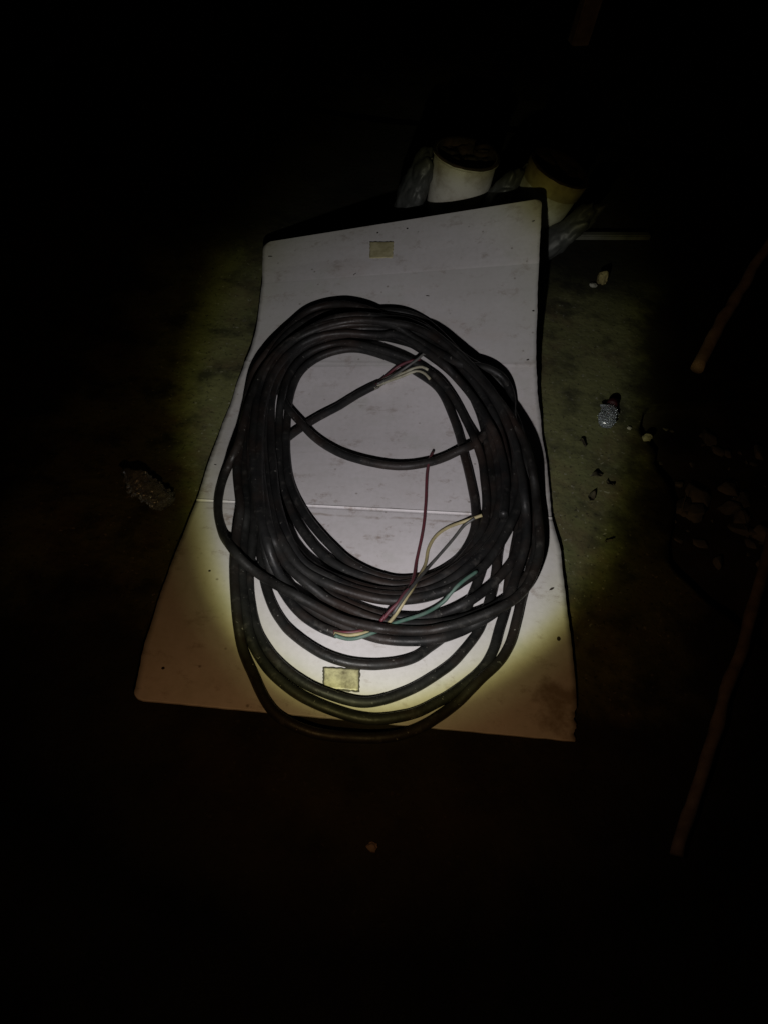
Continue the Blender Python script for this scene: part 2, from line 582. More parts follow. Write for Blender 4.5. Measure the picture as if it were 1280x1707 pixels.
def make_sheet():
    nu, nv = 72, 420
    base = sheet0(0.0, 0.0)
    root = empty('board', base)
    tag(root, 'large warped dirty white board with creases, lying under the coil of cable', 'board')
    svals = np.linspace(0, SL, nv + 1)
    svals = np.unique(np.r_[svals, np.linspace(0, .02, 12), np.linspace(SL - .02, SL, 12), np.linspace(.45, .48, 46)])
    V, A = [], []
    rows = len(svals)
    for s in svals:
        hl = float(np.interp(s, [p[0] for p in EDGE_L], [p[1] for p in EDGE_L]))
        hr = float(np.interp(s, [p[0] for p in EDGE_R], [p[1] for p in EDGE_R]))
        for r, dist in ((.017, s), (.017, SL - s)):
            if dist < r:
                hl -= r - math.sqrt(max(0, r * r - (r - dist) ** 2))
                if dist is not s:
                    hr -= r - math.sqrt(max(0, r * r - (r - dist) ** 2))
        if s < .055:                                   # broken corner
            hr -= .007 + .006 * noise.noise(Vector((s * 120, 5, 2))) - .003 * (s > .02)
        wl = .0016 * noise.noise(Vector((s * 14, 0, 0))) + .0008 * noise.noise(Vector((s * 70, 0, 4)))
        wr = .0016 * noise.noise(Vector((s * 14, 9, 0))) + .0008 * noise.noise(Vector((s * 70, 9, 4)))
        uu = np.linspace(-hl + wl, hr + wr, nu + 1)
        se = s
        ss = np.full(nu + 1, se)
        if s == 0:
            ss = ss + np.array([.0012 * noise.noise(Vector((x * 40, 2, 0))) for x in uu])
        P = sheet(uu, ss, fold(uu, ss))
        V += list(P)
        A += [(float(a), float(b), 0.0) for a, b in zip(uu, ss)]
    top = len(V)
    Vb = []
    for k in range(top):
        Vb.append(sheet(np.array(A[k][0]), np.array(A[k][1]), np.array(-.004)))
    V = [v - base for v in V + Vb]
    F = []
    w = nu + 1
    for j in range(rows - 1):
        for i in range(nu):
            a = (j * w + i, j * w + i + 1, (j + 1) * w + i + 1, (j + 1) * w + i)
            F.append(a)
            F.append(tuple(top + q for q in reversed(a)))
    ring = [i for i in range(w)] + [j * w + nu for j in range(1, rows)] + [(rows - 1) * w + i for i in range(nu - 1, -1, -1)] + [j * w for j in range(rows - 2, 0, -1)]
    nside = len(F)
    for a, b in zip(ring, ring[1:] + ring[:1]):
        F.append((b, a, a + top, b + top))
    me = mesh_from('panel', V, F)
    sm = [True] * nside + [False] * (len(F) - nside)
    me.polygons.foreach_set('use_smooth', sm)
    at = me.attributes.new('sheet', 'FLOAT_VECTOR', 'POINT')
    at.data.foreach_set('vector', np.array(A + A, float).ravel())
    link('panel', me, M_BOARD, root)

    def patch(name, corners, m, h0, h1, jit, seed, label=None):
        """a thin sticker on the sheet between four (u, s) corners"""
        n = 14
        V2, F2 = [], []
        for lay in (h1, h0):
            for j in range(n + 1):
                for i in range(n + 1):
                    a, b = i / n, j / n
                    u = (1 - a) * (1 - b) * corners[0][0] + a * (1 - b) * corners[1][0] + a * b * corners[2][0] + (1 - a) * b * corners[3][0]
                    s = (1 - a) * (1 - b) * corners[0][1] + a * (1 - b) * corners[1][1] + a * b * corners[2][1] + (1 - a) * b * corners[3][1]
                    if i in (0, n):
                        u += jit * noise.noise(Vector((u * 260, s * 260, seed)))
                    if j in (0, n):
                        s += jit * noise.noise(Vector((u * 260, s * 260, seed + 3)))
                    hh = lay + (.0004 * noise.noise(Vector((u * 90, s * 90, seed))) if lay == h1 else 0)
                    V2.append(sheet(np.array(u), np.array(s), np.array(hh)) - base)
        w2 = n + 1
        for j in range(n):
            for i in range(n):
                a = (j * w2 + i, j * w2 + i + 1, (j + 1) * w2 + i + 1, (j + 1) * w2 + i)
                F2.append(a)
                F2.append(tuple(w2 * w2 + q for q in reversed(a)))
        rg = [i for i in range(w2)] + [j * w2 + n for j in range(1, w2)] + [n * w2 + i for i in range(n - 1, -1, -1)] + [j * w2 for j in range(n - 1, 0, -1)]
        for a, b in zip(rg, rg[1:] + rg[:1]):
            F2.append((b, a, a + w2 * w2, b + w2 * w2))
        o = link(name, mesh_from(name, V2, F2), m, root)
        if label:
            o['label'] = label
        return o
    patch('tape_patch', [(-.067, 1.224), (-.006, 1.219), (-.008, 1.271), (-.071, 1.280)], M_TAPE, -.001, .0012, .002, 1, 'small yellowed tape square near the far end')
    patch('grime_border', [(-.0605, .0485), (.0002, .0490), (-.0018, .0925), (-.0645, .0905)], M_GRIME, -.001, .0006, .002, 5)
    patch('tape_patch', [(-.058, .0515), (-.0025, .052), (-.0045, .0895), (-.0615, .088)], M_TAPE2, -.001, .0016, .0015, 2, 'worn yellowed tape square with dark edges near the front')
    # nail holes, nicks
    for (u, s, a, b2) in ((-.053, 1.308, .003, .0025), (.025, 1.308, .0028, .0024), (-.346, 1.272, .007, .002), (.341, 1.280, .004, .0016),
                          (.344, .182, .0035, .0045), (.340, .285, .006, .002), (-.346, .590, .0035, .0012), (.333, .915, .004, .0018),
                          (.330, .520, .007, .0014), (-.10, 1.175, .005, .0014), (.344, 1.05, .003, .002), (-.292, .275, .0025, .0022),
                          (-.325, .060, .0028, .0028), (.09, 1.10, .005, .0012)):
        V2 = [sheet(np.array(u), np.array(s), np.array(.0012)) - base]
        for k in range(10):
            an = 2 * math.pi * k / 10
            jj = 1 + .35 * noise.noise(Vector((u * 99 + k, s * 99, 1)))
            ca, sa = math.cos(an) * a * jj, math.sin(an) * b2 * jj
            rt = 2.0 * noise.noise(Vector((u * 50, s * 50, 8)))
            x2, y2 = ca * math.cos(rt) - sa * math.sin(rt), ca * math.sin(rt) + sa * math.cos(rt)
            V2.append(sheet(np.array(u + x2), np.array(s + y2), np.array(.0007 + float(fold(u + x2, s + y2)))) - base)
        F2 = [(0, k, k % 10 + 1) for k in range(1, 11)]
        link('nail_hole', mesh_from('nail_hole', V2, F2), M_HOLE, root)


make_sheet()

# ---------------------------------------------------------------- the cable
# every strand: (name, radius, closed, [u, s, h, ...] in tenths of a millimetre across, along and above the sheet)
STRANDS = [
 ('cable_loop',0.009,0,[-102,8421,90,-215,8349,90,-328,8278,90,-438,8202,90,-546,8121,90,-651,8035,90,-754,7947,90,-856,7857,90,-959,7768,90,-1062,7682,90,-1167,7598,90,-1271,7515,90,-1375,7431,90,-1477,7344,90,-1576,7253,90,-1673,7157,90,-1766,7056,90,-1854,6948,90,-1938,6834,90,-2020,6715,90,-2093,6583,90,-2153,6436,90,-2201,6277,90,-2240,6113,90,-2267,5943,90,-2282,5767,90,-2285,5589,90,-2278,5410,90,-2266,5233,90,-2246,5058,90,-2222,4885,90,-2192,4715,90,-2159,4548,90,-2123,4384,90,-2084,4223,90,-2041,4066,90,-1994,3913,90,-1942,3766,90,-1883,3627,90,-1815,3499,90,-1740,3380,90,-1664,3268,90,-1588,3158,90,-1515,3047,90]),
 ('cable_loop',0.009,1,[873,1173,90,788,1125,90,699,1087,90,608,1056,90,517,1028,90,425,1005,90,333,985,90,241,969,90,148,959,90,55,955,90,-37,955,90,-130,960,90,-222,970,90,-314,986,90,-405,1006,90,-496,1031,90,-585,1062,90,-674,1096,90,-761,1136,90,-847,1180,90,-932,1229,90,-1016,1282,90,-1098,1341,90,-1178,1404,90,-1255,1473,90,-1330,1549,90,-1400,1631,90,-1468,1719,90,-1532,1811,90,-1593,1909,90,-1649,2012,90,-1702,2121,90,-1750,2234,90,-1794,2351,90,-1837,2471,90,-1877,2595,90,-1915,2722,90,-1951,2852,90,-1987,2985,90,-2024,3120,90,-2061,3258,90,-2099,3399,90,-2137,3543,90,-2176,3690,90,-2215,3840,90,-2256,3994,90,-2297,4150,90,-2340,4308,90,-2384,4468,90,-2428,4630,90,-2473,4796,90,-2516,4964,90,-2558,5136,90,-2598,5311,90,-2636,5489,90,-2671,5671,90,-2703,5856,90,-2733,6043,90,-2760,6234,90,-2785,6428,90,-2808,6625,90,-2831,6817,90,-2852,7004,90,-2871,7188,90,-2888,7369,90,-2901,7546,90,-2912,7721,90,-2917,7892,90,-2916,8060,90,-2909,8224,90,-2895,8383,90,-2873,8538,90,-2843,8687,90,-2803,8833,90,-2753,8972,90,-2690,9101,90,-2613,9216,90,-2522,9316,90,-2419,9402,90,-2308,9477,90,-2192,9543,90,-2072,9601,90,-1948,9650,90,-1820,9690,90,-1689,9723,90,-1557,9751,90,-1424,9777,90,-1291,9801,90,-1157,9823,90,-1023,9840,90,-888,9853,90,-752,9858,90,-615,9857,90,-479,9851,90,-342,9839,90,-206,9823,90,-70,9801,90,65,9774,90,199,9740,90,331,9699,90,462,9652,90,591,9598,90,718,9539,90,843,9473,90,964,9400,90,1082,9321,90,1197,9235,90,1307,9144,90,1414,9046,90,1516,8942,90,1613,8832,90,1705,8716,90,1790,8592,90,1869,8461,90,1942,8324,90,2008,8182,90,2069,8035,90,2124,7883,90,2172,7728,90,2215,7568,90,2252,7405,90,2284,7239,90,2312,7071,90,2336,6899,90,2355,6725,90,2371,6557,90,2384,6392,90,2394,6228,90,2403,6066,90,2410,5904,90,2415,5744,90,2420,5586,90,2423,5429,90,2424,5273,90,2422,5119,90,2417,4965,90,2408,4814,90,2396,4663,90,2380,4514,90,2361,4367,90,2339,4222,90,2316,4078,90,2291,3938,90,2264,3800,90,2235,3665,90,2203,3533,90,2168,3403,90,2133,3276,90,2098,3150,90,2064,3025,90,2029,2903,90,1992,2783,90,1954,2665,90,1913,2549,90,1872,2435,90,1828,2324,90,1782,2215,90,1733,2110,90,1678,2009,90,1618,1913,90,1553,1823,90,1484,1737,90,1412,1658,90,1336,1583,90,1258,1512,90,1180,1443,90,1103,1373,90,1029,1301,90,953,1232,90]),
 ('cable_loop',0.009,1,[452,382,90,364,351,90,276,325,90,186,305,90,96,292,90,6,287,90,-85,289,90,-175,298,90,-265,311,90,-354,329,90,-442,349,90,-531,373,90,-618,400,90,-705,430,90,-791,465,90,-876,504,90,-959,547,90,-1042,595,90,-1122,646,90,-1202,702,90,-1279,762,90,-1355,826,90,-1429,895,90,-1501,967,90,-1570,1045,90,-1637,1126,90,-1700,1213,90,-1760,1304,90,-1815,1401,90,-1866,1502,90,-1911,1609,90,-1953,1719,90,-1990,1832,90,-2023,1949,90,-2054,2069,90,-2082,2192,90,-2108,2317,90,-2131,2445,90,-2153,2575,90,-2171,2706,91,-2184,2837,96,-2193,2965,107,-2199,3087,127,-2202,3201,156,-2205,3316,186,-2212,3438,211,-2221,3569,228,-2234,3710,239,-2252,3857,246,-2275,4011,249,-2303,4171,250,-2335,4333,250,-2370,4499,249,-2406,4668,248,-2442,4839,246,-2477,5015,244,-2510,5194,241,-2541,5376,238,-2571,5562,235,-2600,5750,232,-2628,5941,230,-2655,6133,229,-2681,6328,228,-2707,6525,228,-2731,6725,229,-2753,6918,229,-2773,7108,229,-2791,7295,229,-2806,7478,229,-2819,7658,230,-2829,7835,232,-2836,8008,234,-2837,8177,237,-2832,8343,240,-2820,8505,242,-2798,8661,244,-2766,8815,244,-2726,8968,241,-2679,9120,230,-2627,9275,208,-2574,9434,171,-2512,9583,135,-2441,9717,111,-2361,9838,97,-2271,9946,92,-2173,10044,90,-2068,10132,90,-1957,10210,90,-1839,10279,90,-1716,10338,90,-1588,10389,90,-1458,10432,90,-1325,10469,90,-1190,10499,90,-1054,10523,90,-916,10540,90,-777,10551,90,-637,10555,90,-497,10551,90,-356,10539,90,-216,10516,90,-77,10485,90,60,10444,90,196,10396,90,330,10341,90,461,10278,90,589,10207,90,713,10129,90,832,10042,90,947,9948,90,1057,9846,90,1162,9738,90,1263,9626,90,1362,9511,90,1457,9394,90,1551,9276,90,1643,9155,90,1731,9033,90,1817,8908,90,1900,8781,90,1979,8651,90,2055,8515,90,2129,8378,90,2200,8238,90,2269,8097,90,2336,7954,90,2398,7807,90,2456,7657,90,2509,7503,90,2555,7344,90,2594,7181,90,2626,7013,90,2652,6842,90,2673,6669,90,2690,6504,90,2704,6340,90,2715,6177,90,2723,6016,90,2729,5855,90,2732,5695,90,2732,5537,90,2729,5379,90,2724,5223,90,2716,5069,90,2706,4915,90,2690,4764,90,2670,4614,90,2642,4466,90,2611,4321,90,2577,4177,90,2544,4035,90,2511,3896,90,2479,3760,90,2448,3625,90,2421,3491,90,2399,3359,90,2380,3228,90,2361,3099,90,2339,2972,90,2312,2848,90,2283,2726,90,2252,2605,90,2219,2487,90,2187,2370,90,2154,2254,90,2121,2140,90,2086,2028,90,2047,1919,90,2003,1814,90,1950,1714,90,1892,1620,90,1829,1529,90,1765,1440,90,1700,1353,90,1635,1268,90,1567,1187,90,1495,1110,90,1421,1038,90,1344,971,90,1267,905,90,1189,841,90,1111,778,90,1033,717,90,953,659,90,872,604,90,790,553,90,707,505,90,623,460,90,538,419,90]),
 ('cable_loop',0.009,1,[325,10,90,236,1,90,146,-1,90,56,3,90,-33,11,90,-122,23,90,-211,39,90,-299,57,90,-386,78,90,-474,102,90,-560,129,90,-646,159,90,-731,192,90,-816,228,90,-899,267,90,-982,311,90,-1063,358,90,-1144,408,90,-1223,460,90,-1302,516,90,-1379,575,90,-1454,639,90,-1525,709,90,-1593,784,91,-1657,863,94,-1717,944,101,-1773,1026,114,-1824,1109,132,-1871,1195,151,-1916,1285,168,-1957,1380,181,-1997,1480,191,-2034,1585,198,-2071,1694,202,-2105,1807,204,-2137,1924,205,-2168,2044,205,-2197,2167,204,-2224,2293,203,-2249,2422,201,-2272,2553,201,-2293,2686,200,-2312,2822,199,-2329,2963,196,-2347,3110,190,-2366,3265,177,-2389,3438,150,-2405,3587,151,-2413,3714,178,-2412,3810,234,-2417,3921,279,-2429,4048,309,-2451,4192,326,-2481,4349,333,-2516,4515,333,-2554,4689,329,-2594,4870,322,-2635,5057,312,-2674,5252,299,-2712,5454,285,-2748,5660,270,-2781,5865,258,-2812,6069,249,-2840,6272,242,-2867,6474,238,-2892,6678,235,-2915,6876,233,-2936,7069,231,-2955,7260,229,-2974,7449,226,-2992,7638,221,-3008,7826,214,-3021,8012,206,-3028,8190,204,-3022,8351,213,-3000,8492,238,-2960,8612,279,-2904,8720,323,-2844,8838,353,-2782,8964,368,-2719,9099,368,-2658,9242,355,-2596,9388,334,-2529,9531,309,-2457,9666,287,-2380,9795,267,-2298,9919,250,-2213,10038,234,-2125,10157,215,-2036,10275,187,-1942,10387,152,-1837,10482,124,-1721,10558,107,-1595,10614,103,-1459,10644,114,-1313,10647,138,-1160,10620,177,-1006,10574,211,-857,10527,229,-714,10488,234,-573,10462,234,-433,10449,235,-294,10447,237,-156,10449,240,-18,10450,241,118,10445,235,252,10437,220,383,10425,195,512,10409,160,640,10376,129,765,10324,108,886,10251,96,1003,10162,92,1113,10061,90,1219,9952,91,1322,9839,93,1421,9720,100,1517,9593,112,1609,9460,130,1699,9321,153,1786,9182,170,1871,9048,181,1955,8919,183,2038,8798,176,2120,8682,161,2201,8567,140,2280,8449,118,2356,8323,104,2428,8190,95,2495,8050,91,2557,7903,90,2614,7752,90,2666,7597,90,2713,7440,90,2756,7279,90,2795,7115,90,2830,6948,90,2860,6779,90,2886,6611,90,2907,6449,90,2925,6288,90,2940,6127,90,2950,5967,90,2958,5808,90,2962,5649,90,2964,5492,90,2962,5335,90,2957,5180,90,2948,5026,90,2937,4873,90,2924,4722,90,2908,4572,90,2890,4424,90,2869,4277,90,2845,4132,90,2819,3990,90,2790,3851,90,2760,3714,90,2730,3580,90,2701,3447,90,2674,3316,90,2646,3187,90,2619,3059,90,2594,2933,90,2573,2808,90,2556,2685,90,2541,2563,90,2524,2443,90,2501,2325,90,2472,2209,90,2440,2096,90,2406,1983,90,2372,1873,90,2340,1763,90,2307,1654,90,2273,1548,90,2235,1443,90,2191,1342,90,2142,1245,90,2087,1152,90,2027,1064,90,1962,981,90,1892,904,90,1818,832,90,1742,762,90,1666,696,90,1588,631,90,1510,569,90,1431,509,90,1350,453,90,1268,400,90,1187,346,90,1107,292,90,1026,242,90,942,197,90,856,160,90,769,127,90,681,98,90,592,70,90,504,46,90,415,26,90]),
 ('cable_loop',0.009,1,[58,-318,90,-30,-324,90,-119,-328,90,-207,-331,90,-295,-332,90,-384,-331,90,-472,-328,90,-559,-322,90,-647,-313,90,-734,-299,90,-820,-280,90,-906,-257,90,-991,-229,90,-1074,-196,90,-1155,-156,90,-1233,-109,90,-1306,-53,90,-1373,11,90,-1436,82,90,-1496,157,90,-1552,236,90,-1606,319,90,-1658,404,90,-1709,491,90,-1761,579,90,-1812,669,90,-1864,760,90,-1914,853,90,-1962,948,92,-2006,1044,98,-2045,1137,112,-2079,1226,137,-2108,1308,177,-2134,1390,215,-2161,1480,244,-2188,1577,266,-2216,1680,281,-2244,1789,290,-2272,1903,296,-2300,2021,299,-2326,2142,300,-2353,2268,300,-2378,2396,298,-2403,2529,295,-2426,2664,291,-2447,2804,286,-2468,2948,280,-2487,3095,273,-2503,3242,269,-2514,3384,272,-2521,3518,285,-2523,3642,311,-2522,3759,345,-2523,3874,382,-2532,4001,411,-2556,4145,428,-2593,4303,433,-2639,4474,428,-2687,4655,418,-2732,4842,406,-2775,5033,395,-2812,5225,386,-2844,5417,379,-2869,5608,376,-2887,5797,375,-2902,5986,376,-2915,6176,378,-2929,6368,380,-2944,6563,382,-2959,6763,383,-2974,6958,383,-2987,7152,382,-3001,7344,380,-3015,7536,377,-3030,7726,373,-3043,7910,371,-3052,8087,374,-3050,8252,384,-3034,8402,402,-3001,8539,428,-2952,8664,459,-2893,8784,486,-2828,8908,503,-2761,9037,510,-2694,9172,507,-2627,9310,495,-2557,9448,477,-2485,9585,456,-2411,9720,435,-2338,9857,411,-2267,9998,385,-2200,10145,354,-2129,10287,320,-2041,10406,293,-1935,10497,273,-1815,10562,264,-1683,10605,265,-1544,10631,276,-1400,10639,293,-1251,10629,316,-1101,10605,342,-952,10572,363,-807,10533,377,-664,10490,384,-525,10444,384,-391,10398,375,-263,10355,353,-140,10319,314,-22,10290,262,96,10259,204,216,10215,165,339,10159,141,463,10092,130,588,10016,127,710,9930,131,831,9836,139,949,9734,150,1063,9627,164,1174,9515,177,1281,9401,189,1385,9285,199,1486,9169,208,1585,9051,215,1682,8932,223,1776,8812,230,1869,8692,236,1960,8566,241,2048,8440,245,2134,8312,248,2217,8183,249,2297,8051,249,2374,7918,247,2448,7782,245,2520,7644,242,2588,7501,240,2653,7354,240,2713,7202,242,2769,7045,246,2820,6885,248,2865,6721,249,2906,6567,248,2942,6416,245,2975,6267,241,3005,6119,234,3032,5975,224,3057,5835,210,3080,5699,192,3102,5568,168,3121,5441,140,3136,5308,118,3146,5169,102,3153,5025,94,3156,4877,91,3157,4729,90,3156,4581,90,3153,4435,90,3148,4290,90,3141,4146,90,3131,4003,90,3119,3864,90,3103,3728,90,3084,3593,90,3060,3460,90,3032,3330,90,2999,3202,90,2965,3076,90,2930,2952,90,2893,2830,90,2856,2710,90,2820,2591,90,2786,2473,90,2755,2356,90,2726,2240,90,2697,2125,90,2668,2012,90,2638,1900,90,2605,1791,90,2569,1683,90,2528,1578,90,2481,1476,91,2427,1377,96,2367,1279,106,2299,1183,123,2225,1088,149,2149,1000,171,2074,917,185,2001,838,191,1931,763,189,1864,691,181,1799,622,167,1737,554,148,1674,488,126,1609,423,109,1540,358,98,1468,294,93,1395,231,91,1320,169,90,1244,109,90,1168,51,90,1090,-2,90,1010,-52,90,928,-97,90,845,-138,90,760,-174,90,674,-205,90,587,-231,90,500,-253,90,411,-271,90,323,-287,90,235,-300,90,146,-310,90]),
 ('cable_loop',0.009,1,[-769,9488,90,-629,9469,90,-488,9437,90,-350,9394,90,-213,9344,90,-77,9288,90,56,9228,90,188,9162,90,317,9091,90,443,9014,90,567,8931,90,688,8844,90,806,8755,90,923,8663,90,1038,8568,90,1149,8467,90,1251,8353,90,1341,8224,90,1417,8080,90,1481,7926,90,1535,7765,90,1584,7600,90,1629,7431,90,1671,7260,90,1710,7087,90,1746,6912,90,1778,6733,90,1808,6559,90,1836,6389,90,1863,6220,90,1889,6053,90,1914,5888,90,1938,5724,90,1960,5562,90,1981,5401,90,2001,5242,90,2019,5084,90,2033,4927,90,2040,4770,90,2040,4614,90,2035,4460,90,2022,4307,90,2001,4156,90,1969,4010,90,1927,3870,90,1878,3736,90,1822,3608,90,1760,3485,90,1692,3371,90,1617,3266,90,1534,3172,90,1445,3089,90,1352,3015,90,1256,2951,90,1157,2896,90,1055,2851,90,952,2816,90,848,2788,90,744,2764,90,639,2745,90,535,2736,90,431,2743,90,328,2764,90,226,2795,90,125,2831,90,24,2873,90,-75,2919,90,-174,2972,90,-270,3032,90,-363,3102,90,-454,3182,90,-541,3270,90,-626,3364,90,-711,3462,90,-796,3563,90,-881,3667,90,-966,3774,90,-1050,3886,90,-1133,4003,90,-1215,4126,90,-1293,4255,90,-1370,4390,90,-1445,4530,90,-1517,4675,90,-1587,4826,90,-1652,4983,90,-1713,5147,90,-1767,5318,90,-1815,5494,90,-1856,5675,91,-1892,5858,93,-1922,6038,100,-1948,6213,115,-1971,6384,135,-1990,6544,167,-2015,6736,176,-2052,6978,136,-2081,7193,116,-2105,7397,101,-2123,7590,93,-2134,7773,90,-2139,7951,90,-2137,8125,90,-2128,8295,90,-2109,8459,90,-2077,8615,90,-2029,8762,90,-1963,8896,90,-1880,9013,90,-1782,9114,90,-1673,9200,90,-1557,9275,90,-1436,9341,90,-1310,9397,90,-1181,9442,90,-1047,9473,90,-909,9489,90]),
 ('cable_loop',0.009,0,[-2513,9063,171,-2523,8950,138,-2529,8824,113,-2523,8679,100,-2496,8518,99,-2444,8343,109,-2372,8158,131,-2288,7967,160,-2192,7769,199,-2099,7601,210,-2003,7467,198,-1905,7352,178,-1804,7229,166,-1698,7077,176,-1606,6980,136,-1508,6869,116,-1406,6757,101,-1299,6646,93,-1188,6538,91,-1076,6435,90,-962,6341,90,-846,6256,90,-730,6182,90,-613,6117,90,-495,6061,90,-376,6012,90,-258,5968,90,-140,5931,90,-21,5899,90,97,5873,90,216,5853,90,334,5841,90,453,5835,90,571,5839,90,689,5850,90,806,5869,90,923,5895,90,1039,5928,90,1154,5968,90,1268,6016,92,1380,6069,97,1491,6122,109,1600,6171,130,1708,6218,154,1816,6255,188,1928,6328,183,2039,6424,163,2142,6517,165,2233,6616,183,2315,6718,213,2391,6850,228,2459,6985,246,2516,7119,275,2559,7249,316,2592,7404,339,2613,7597,326,2622,7828,267,2608,8044,216,2571,8245,167,2521,8428,130,2466,8595,106,2413,8756,90]),
 ('cable_loop',0.009,1,[-840,9594,177,-692,9552,206,-547,9507,222,-406,9459,231,-268,9410,235,-132,9360,236,1,9307,234,133,9254,230,264,9199,223,391,9145,212,517,9089,197,639,9033,176,760,8973,153,879,8902,137,996,8817,131,1109,8716,136,1218,8600,149,1321,8473,162,1415,8345,164,1501,8218,154,1581,8095,133,1654,7962,115,1721,7821,101,1784,7672,94,1843,7516,92,1899,7352,94,1952,7179,105,2001,6990,128,2047,6788,159,2085,6564,214,2123,6400,214,2161,6292,159,2191,6157,129,2216,6013,108,2235,5854,102,2248,5685,108,2257,5510,120,2263,5335,133,2265,5165,144,2264,4997,153,2258,4832,160,2249,4671,165,2234,4515,167,2213,4363,166,2182,4215,165,2140,4067,170,2089,3922,179,2029,3781,193,1965,3647,204,1897,3521,213,1827,3402,218,1754,3291,221,1678,3188,221,1597,3093,220,1512,3008,218,1423,2933,215,1329,2867,212,1234,2809,207,1138,2757,202,1040,2711,193,942,2673,185,841,2641,176,740,2615,169,638,2595,163,535,2585,157,432,2588,151,329,2604,145,227,2632,139,126,2666,133,24,2703,127,-77,2743,119,-178,2786,109,-279,2831,100,-380,2877,95,-480,2928,92,-577,2987,90,-672,3056,90,-763,3135,90,-852,3222,90,-938,3315,90,-1022,3416,90,-1104,3524,90,-1184,3637,90,-1262,3756,90,-1339,3880,90,-1415,4009,90,-1489,4143,90,-1560,4283,90,-1629,4428,90,-1694,4579,90,-1756,4736,90,-1815,4898,90,-1870,5065,90,-1922,5236,90,-1970,5411,92,-2013,5585,97,-2049,5753,110,-2078,5914,133,-2100,6068,164,-2119,6229,193,-2144,6421,199,-2179,6659,174,-2214,6892,142,-2243,7100,128,-2262,7279,135,-2271,7430,166,-2270,7566,211,-2260,7692,270,-2259,7863,282,-2262,8064,260,-2269,8285,208,-2265,8491,163,-2247,8680,127,-2212,8849,105,-2158,8997,95,-2085,9126,91,-1997,9239,90,-1896,9336,90,-1785,9419,90,-1667,9489,90,-1542,9547,91,-1411,9592,95,-1275,9620,105,-1134,9630,123,-988,9621,151]),
 ('cable_loop',0.009,1,[-1213,9769,243,-1084,9810,239,-958,9863,226,-837,9926,202,-717,9994,165,-592,10049,132,-463,10087,109,-328,10105,98,-189,10105,95,-49,10090,100,93,10059,115,235,10016,137,377,9958,172,517,9890,205,653,9815,236,786,9733,264,915,9644,289,1039,9551,311,1158,9452,330,1272,9349,345,1381,9239,357,1484,9125,367,1582,9007,375,1676,8884,382,1766,8759,387,1853,8630,391,1936,8496,393,2016,8362,392,2093,8226,389,2167,8090,384,2238,7953,376,2305,7811,369,2367,7659,370,2424,7494,378,2473,7306,403,2519,7143,398,2562,7005,366,2602,6883,318,2635,6743,284,2662,6596,263,2684,6441,254,2701,6280,252,2716,6118,251,2728,5956,251,2737,5795,251,2744,5636,251,2748,5477,250,2750,5320,250,2747,5164,250,2740,5008,250,2729,4854,249,2712,4701,249,2690,4551,249,2664,4402,249,2633,4255,249,2596,4111,250,2552,3972,250,2503,3841,249,2448,3716,246,2388,3598,242,2322,3485,238,2252,3375,237,2179,3268,239,2103,3169,236,2027,3083,222,1951,3011,194,1875,2953,153,1794,2891,124,1709,2825,104,1622,2757,95,1532,2689,91,1440,2623,90,1347,2562,90,1252,2508,90,1155,2461,90,1056,2421,90,957,2389,90,857,2362,90,756,2342,90,655,2328,90,554,2321,90,452,2320,90,351,2321,90,250,2327,90,149,2335,90,48,2348,90,-52,2364,90,-152,2386,90,-251,2412,90,-350,2443,90,-449,2478,90,-547,2517,90,-644,2562,90,-741,2611,90,-837,2664,90,-932,2721,90,-1027,2781,92,-1119,2844,97,-1208,2910,110,-1292,2976,132,-1371,3042,163,-1447,3115,195,-1522,3206,213,-1596,3310,222,-1669,3422,225,-1740,3540,228,-1809,3662,232,-1876,3789,236,-1940,3920,242,-2003,4057,247,-2064,4200,251,-2123,4344,258,-2177,4487,270,-2228,4627,287,-2274,4764,311,-2317,4909,331,-2358,5065,345,-2398,5229,354,-2435,5402,359,-2470,5581,363,-2503,5765,364,-2535,5954,366,-2565,6145,366,-2594,6341,367,-2620,6540,368,-2644,6743,367,-2666,6943,366,-2684,7139,364,-2698,7333,362,-2707,7525,357,-2711,7714,351,-2710,7902,341,-2704,8088,328,-2690,8271,310,-2666,8447,290,-2627,8602,276,-2575,8739,271,-2512,8867,273,-2444,8994,268,-2381,9145,245,-2310,9288,228,-2222,9404,225,-2118,9495,231,-2002,9566,237,-1879,9622,241,-1750,9664,244,-1616,9694,244,-1481,9716,244,-1346,9739,244]),
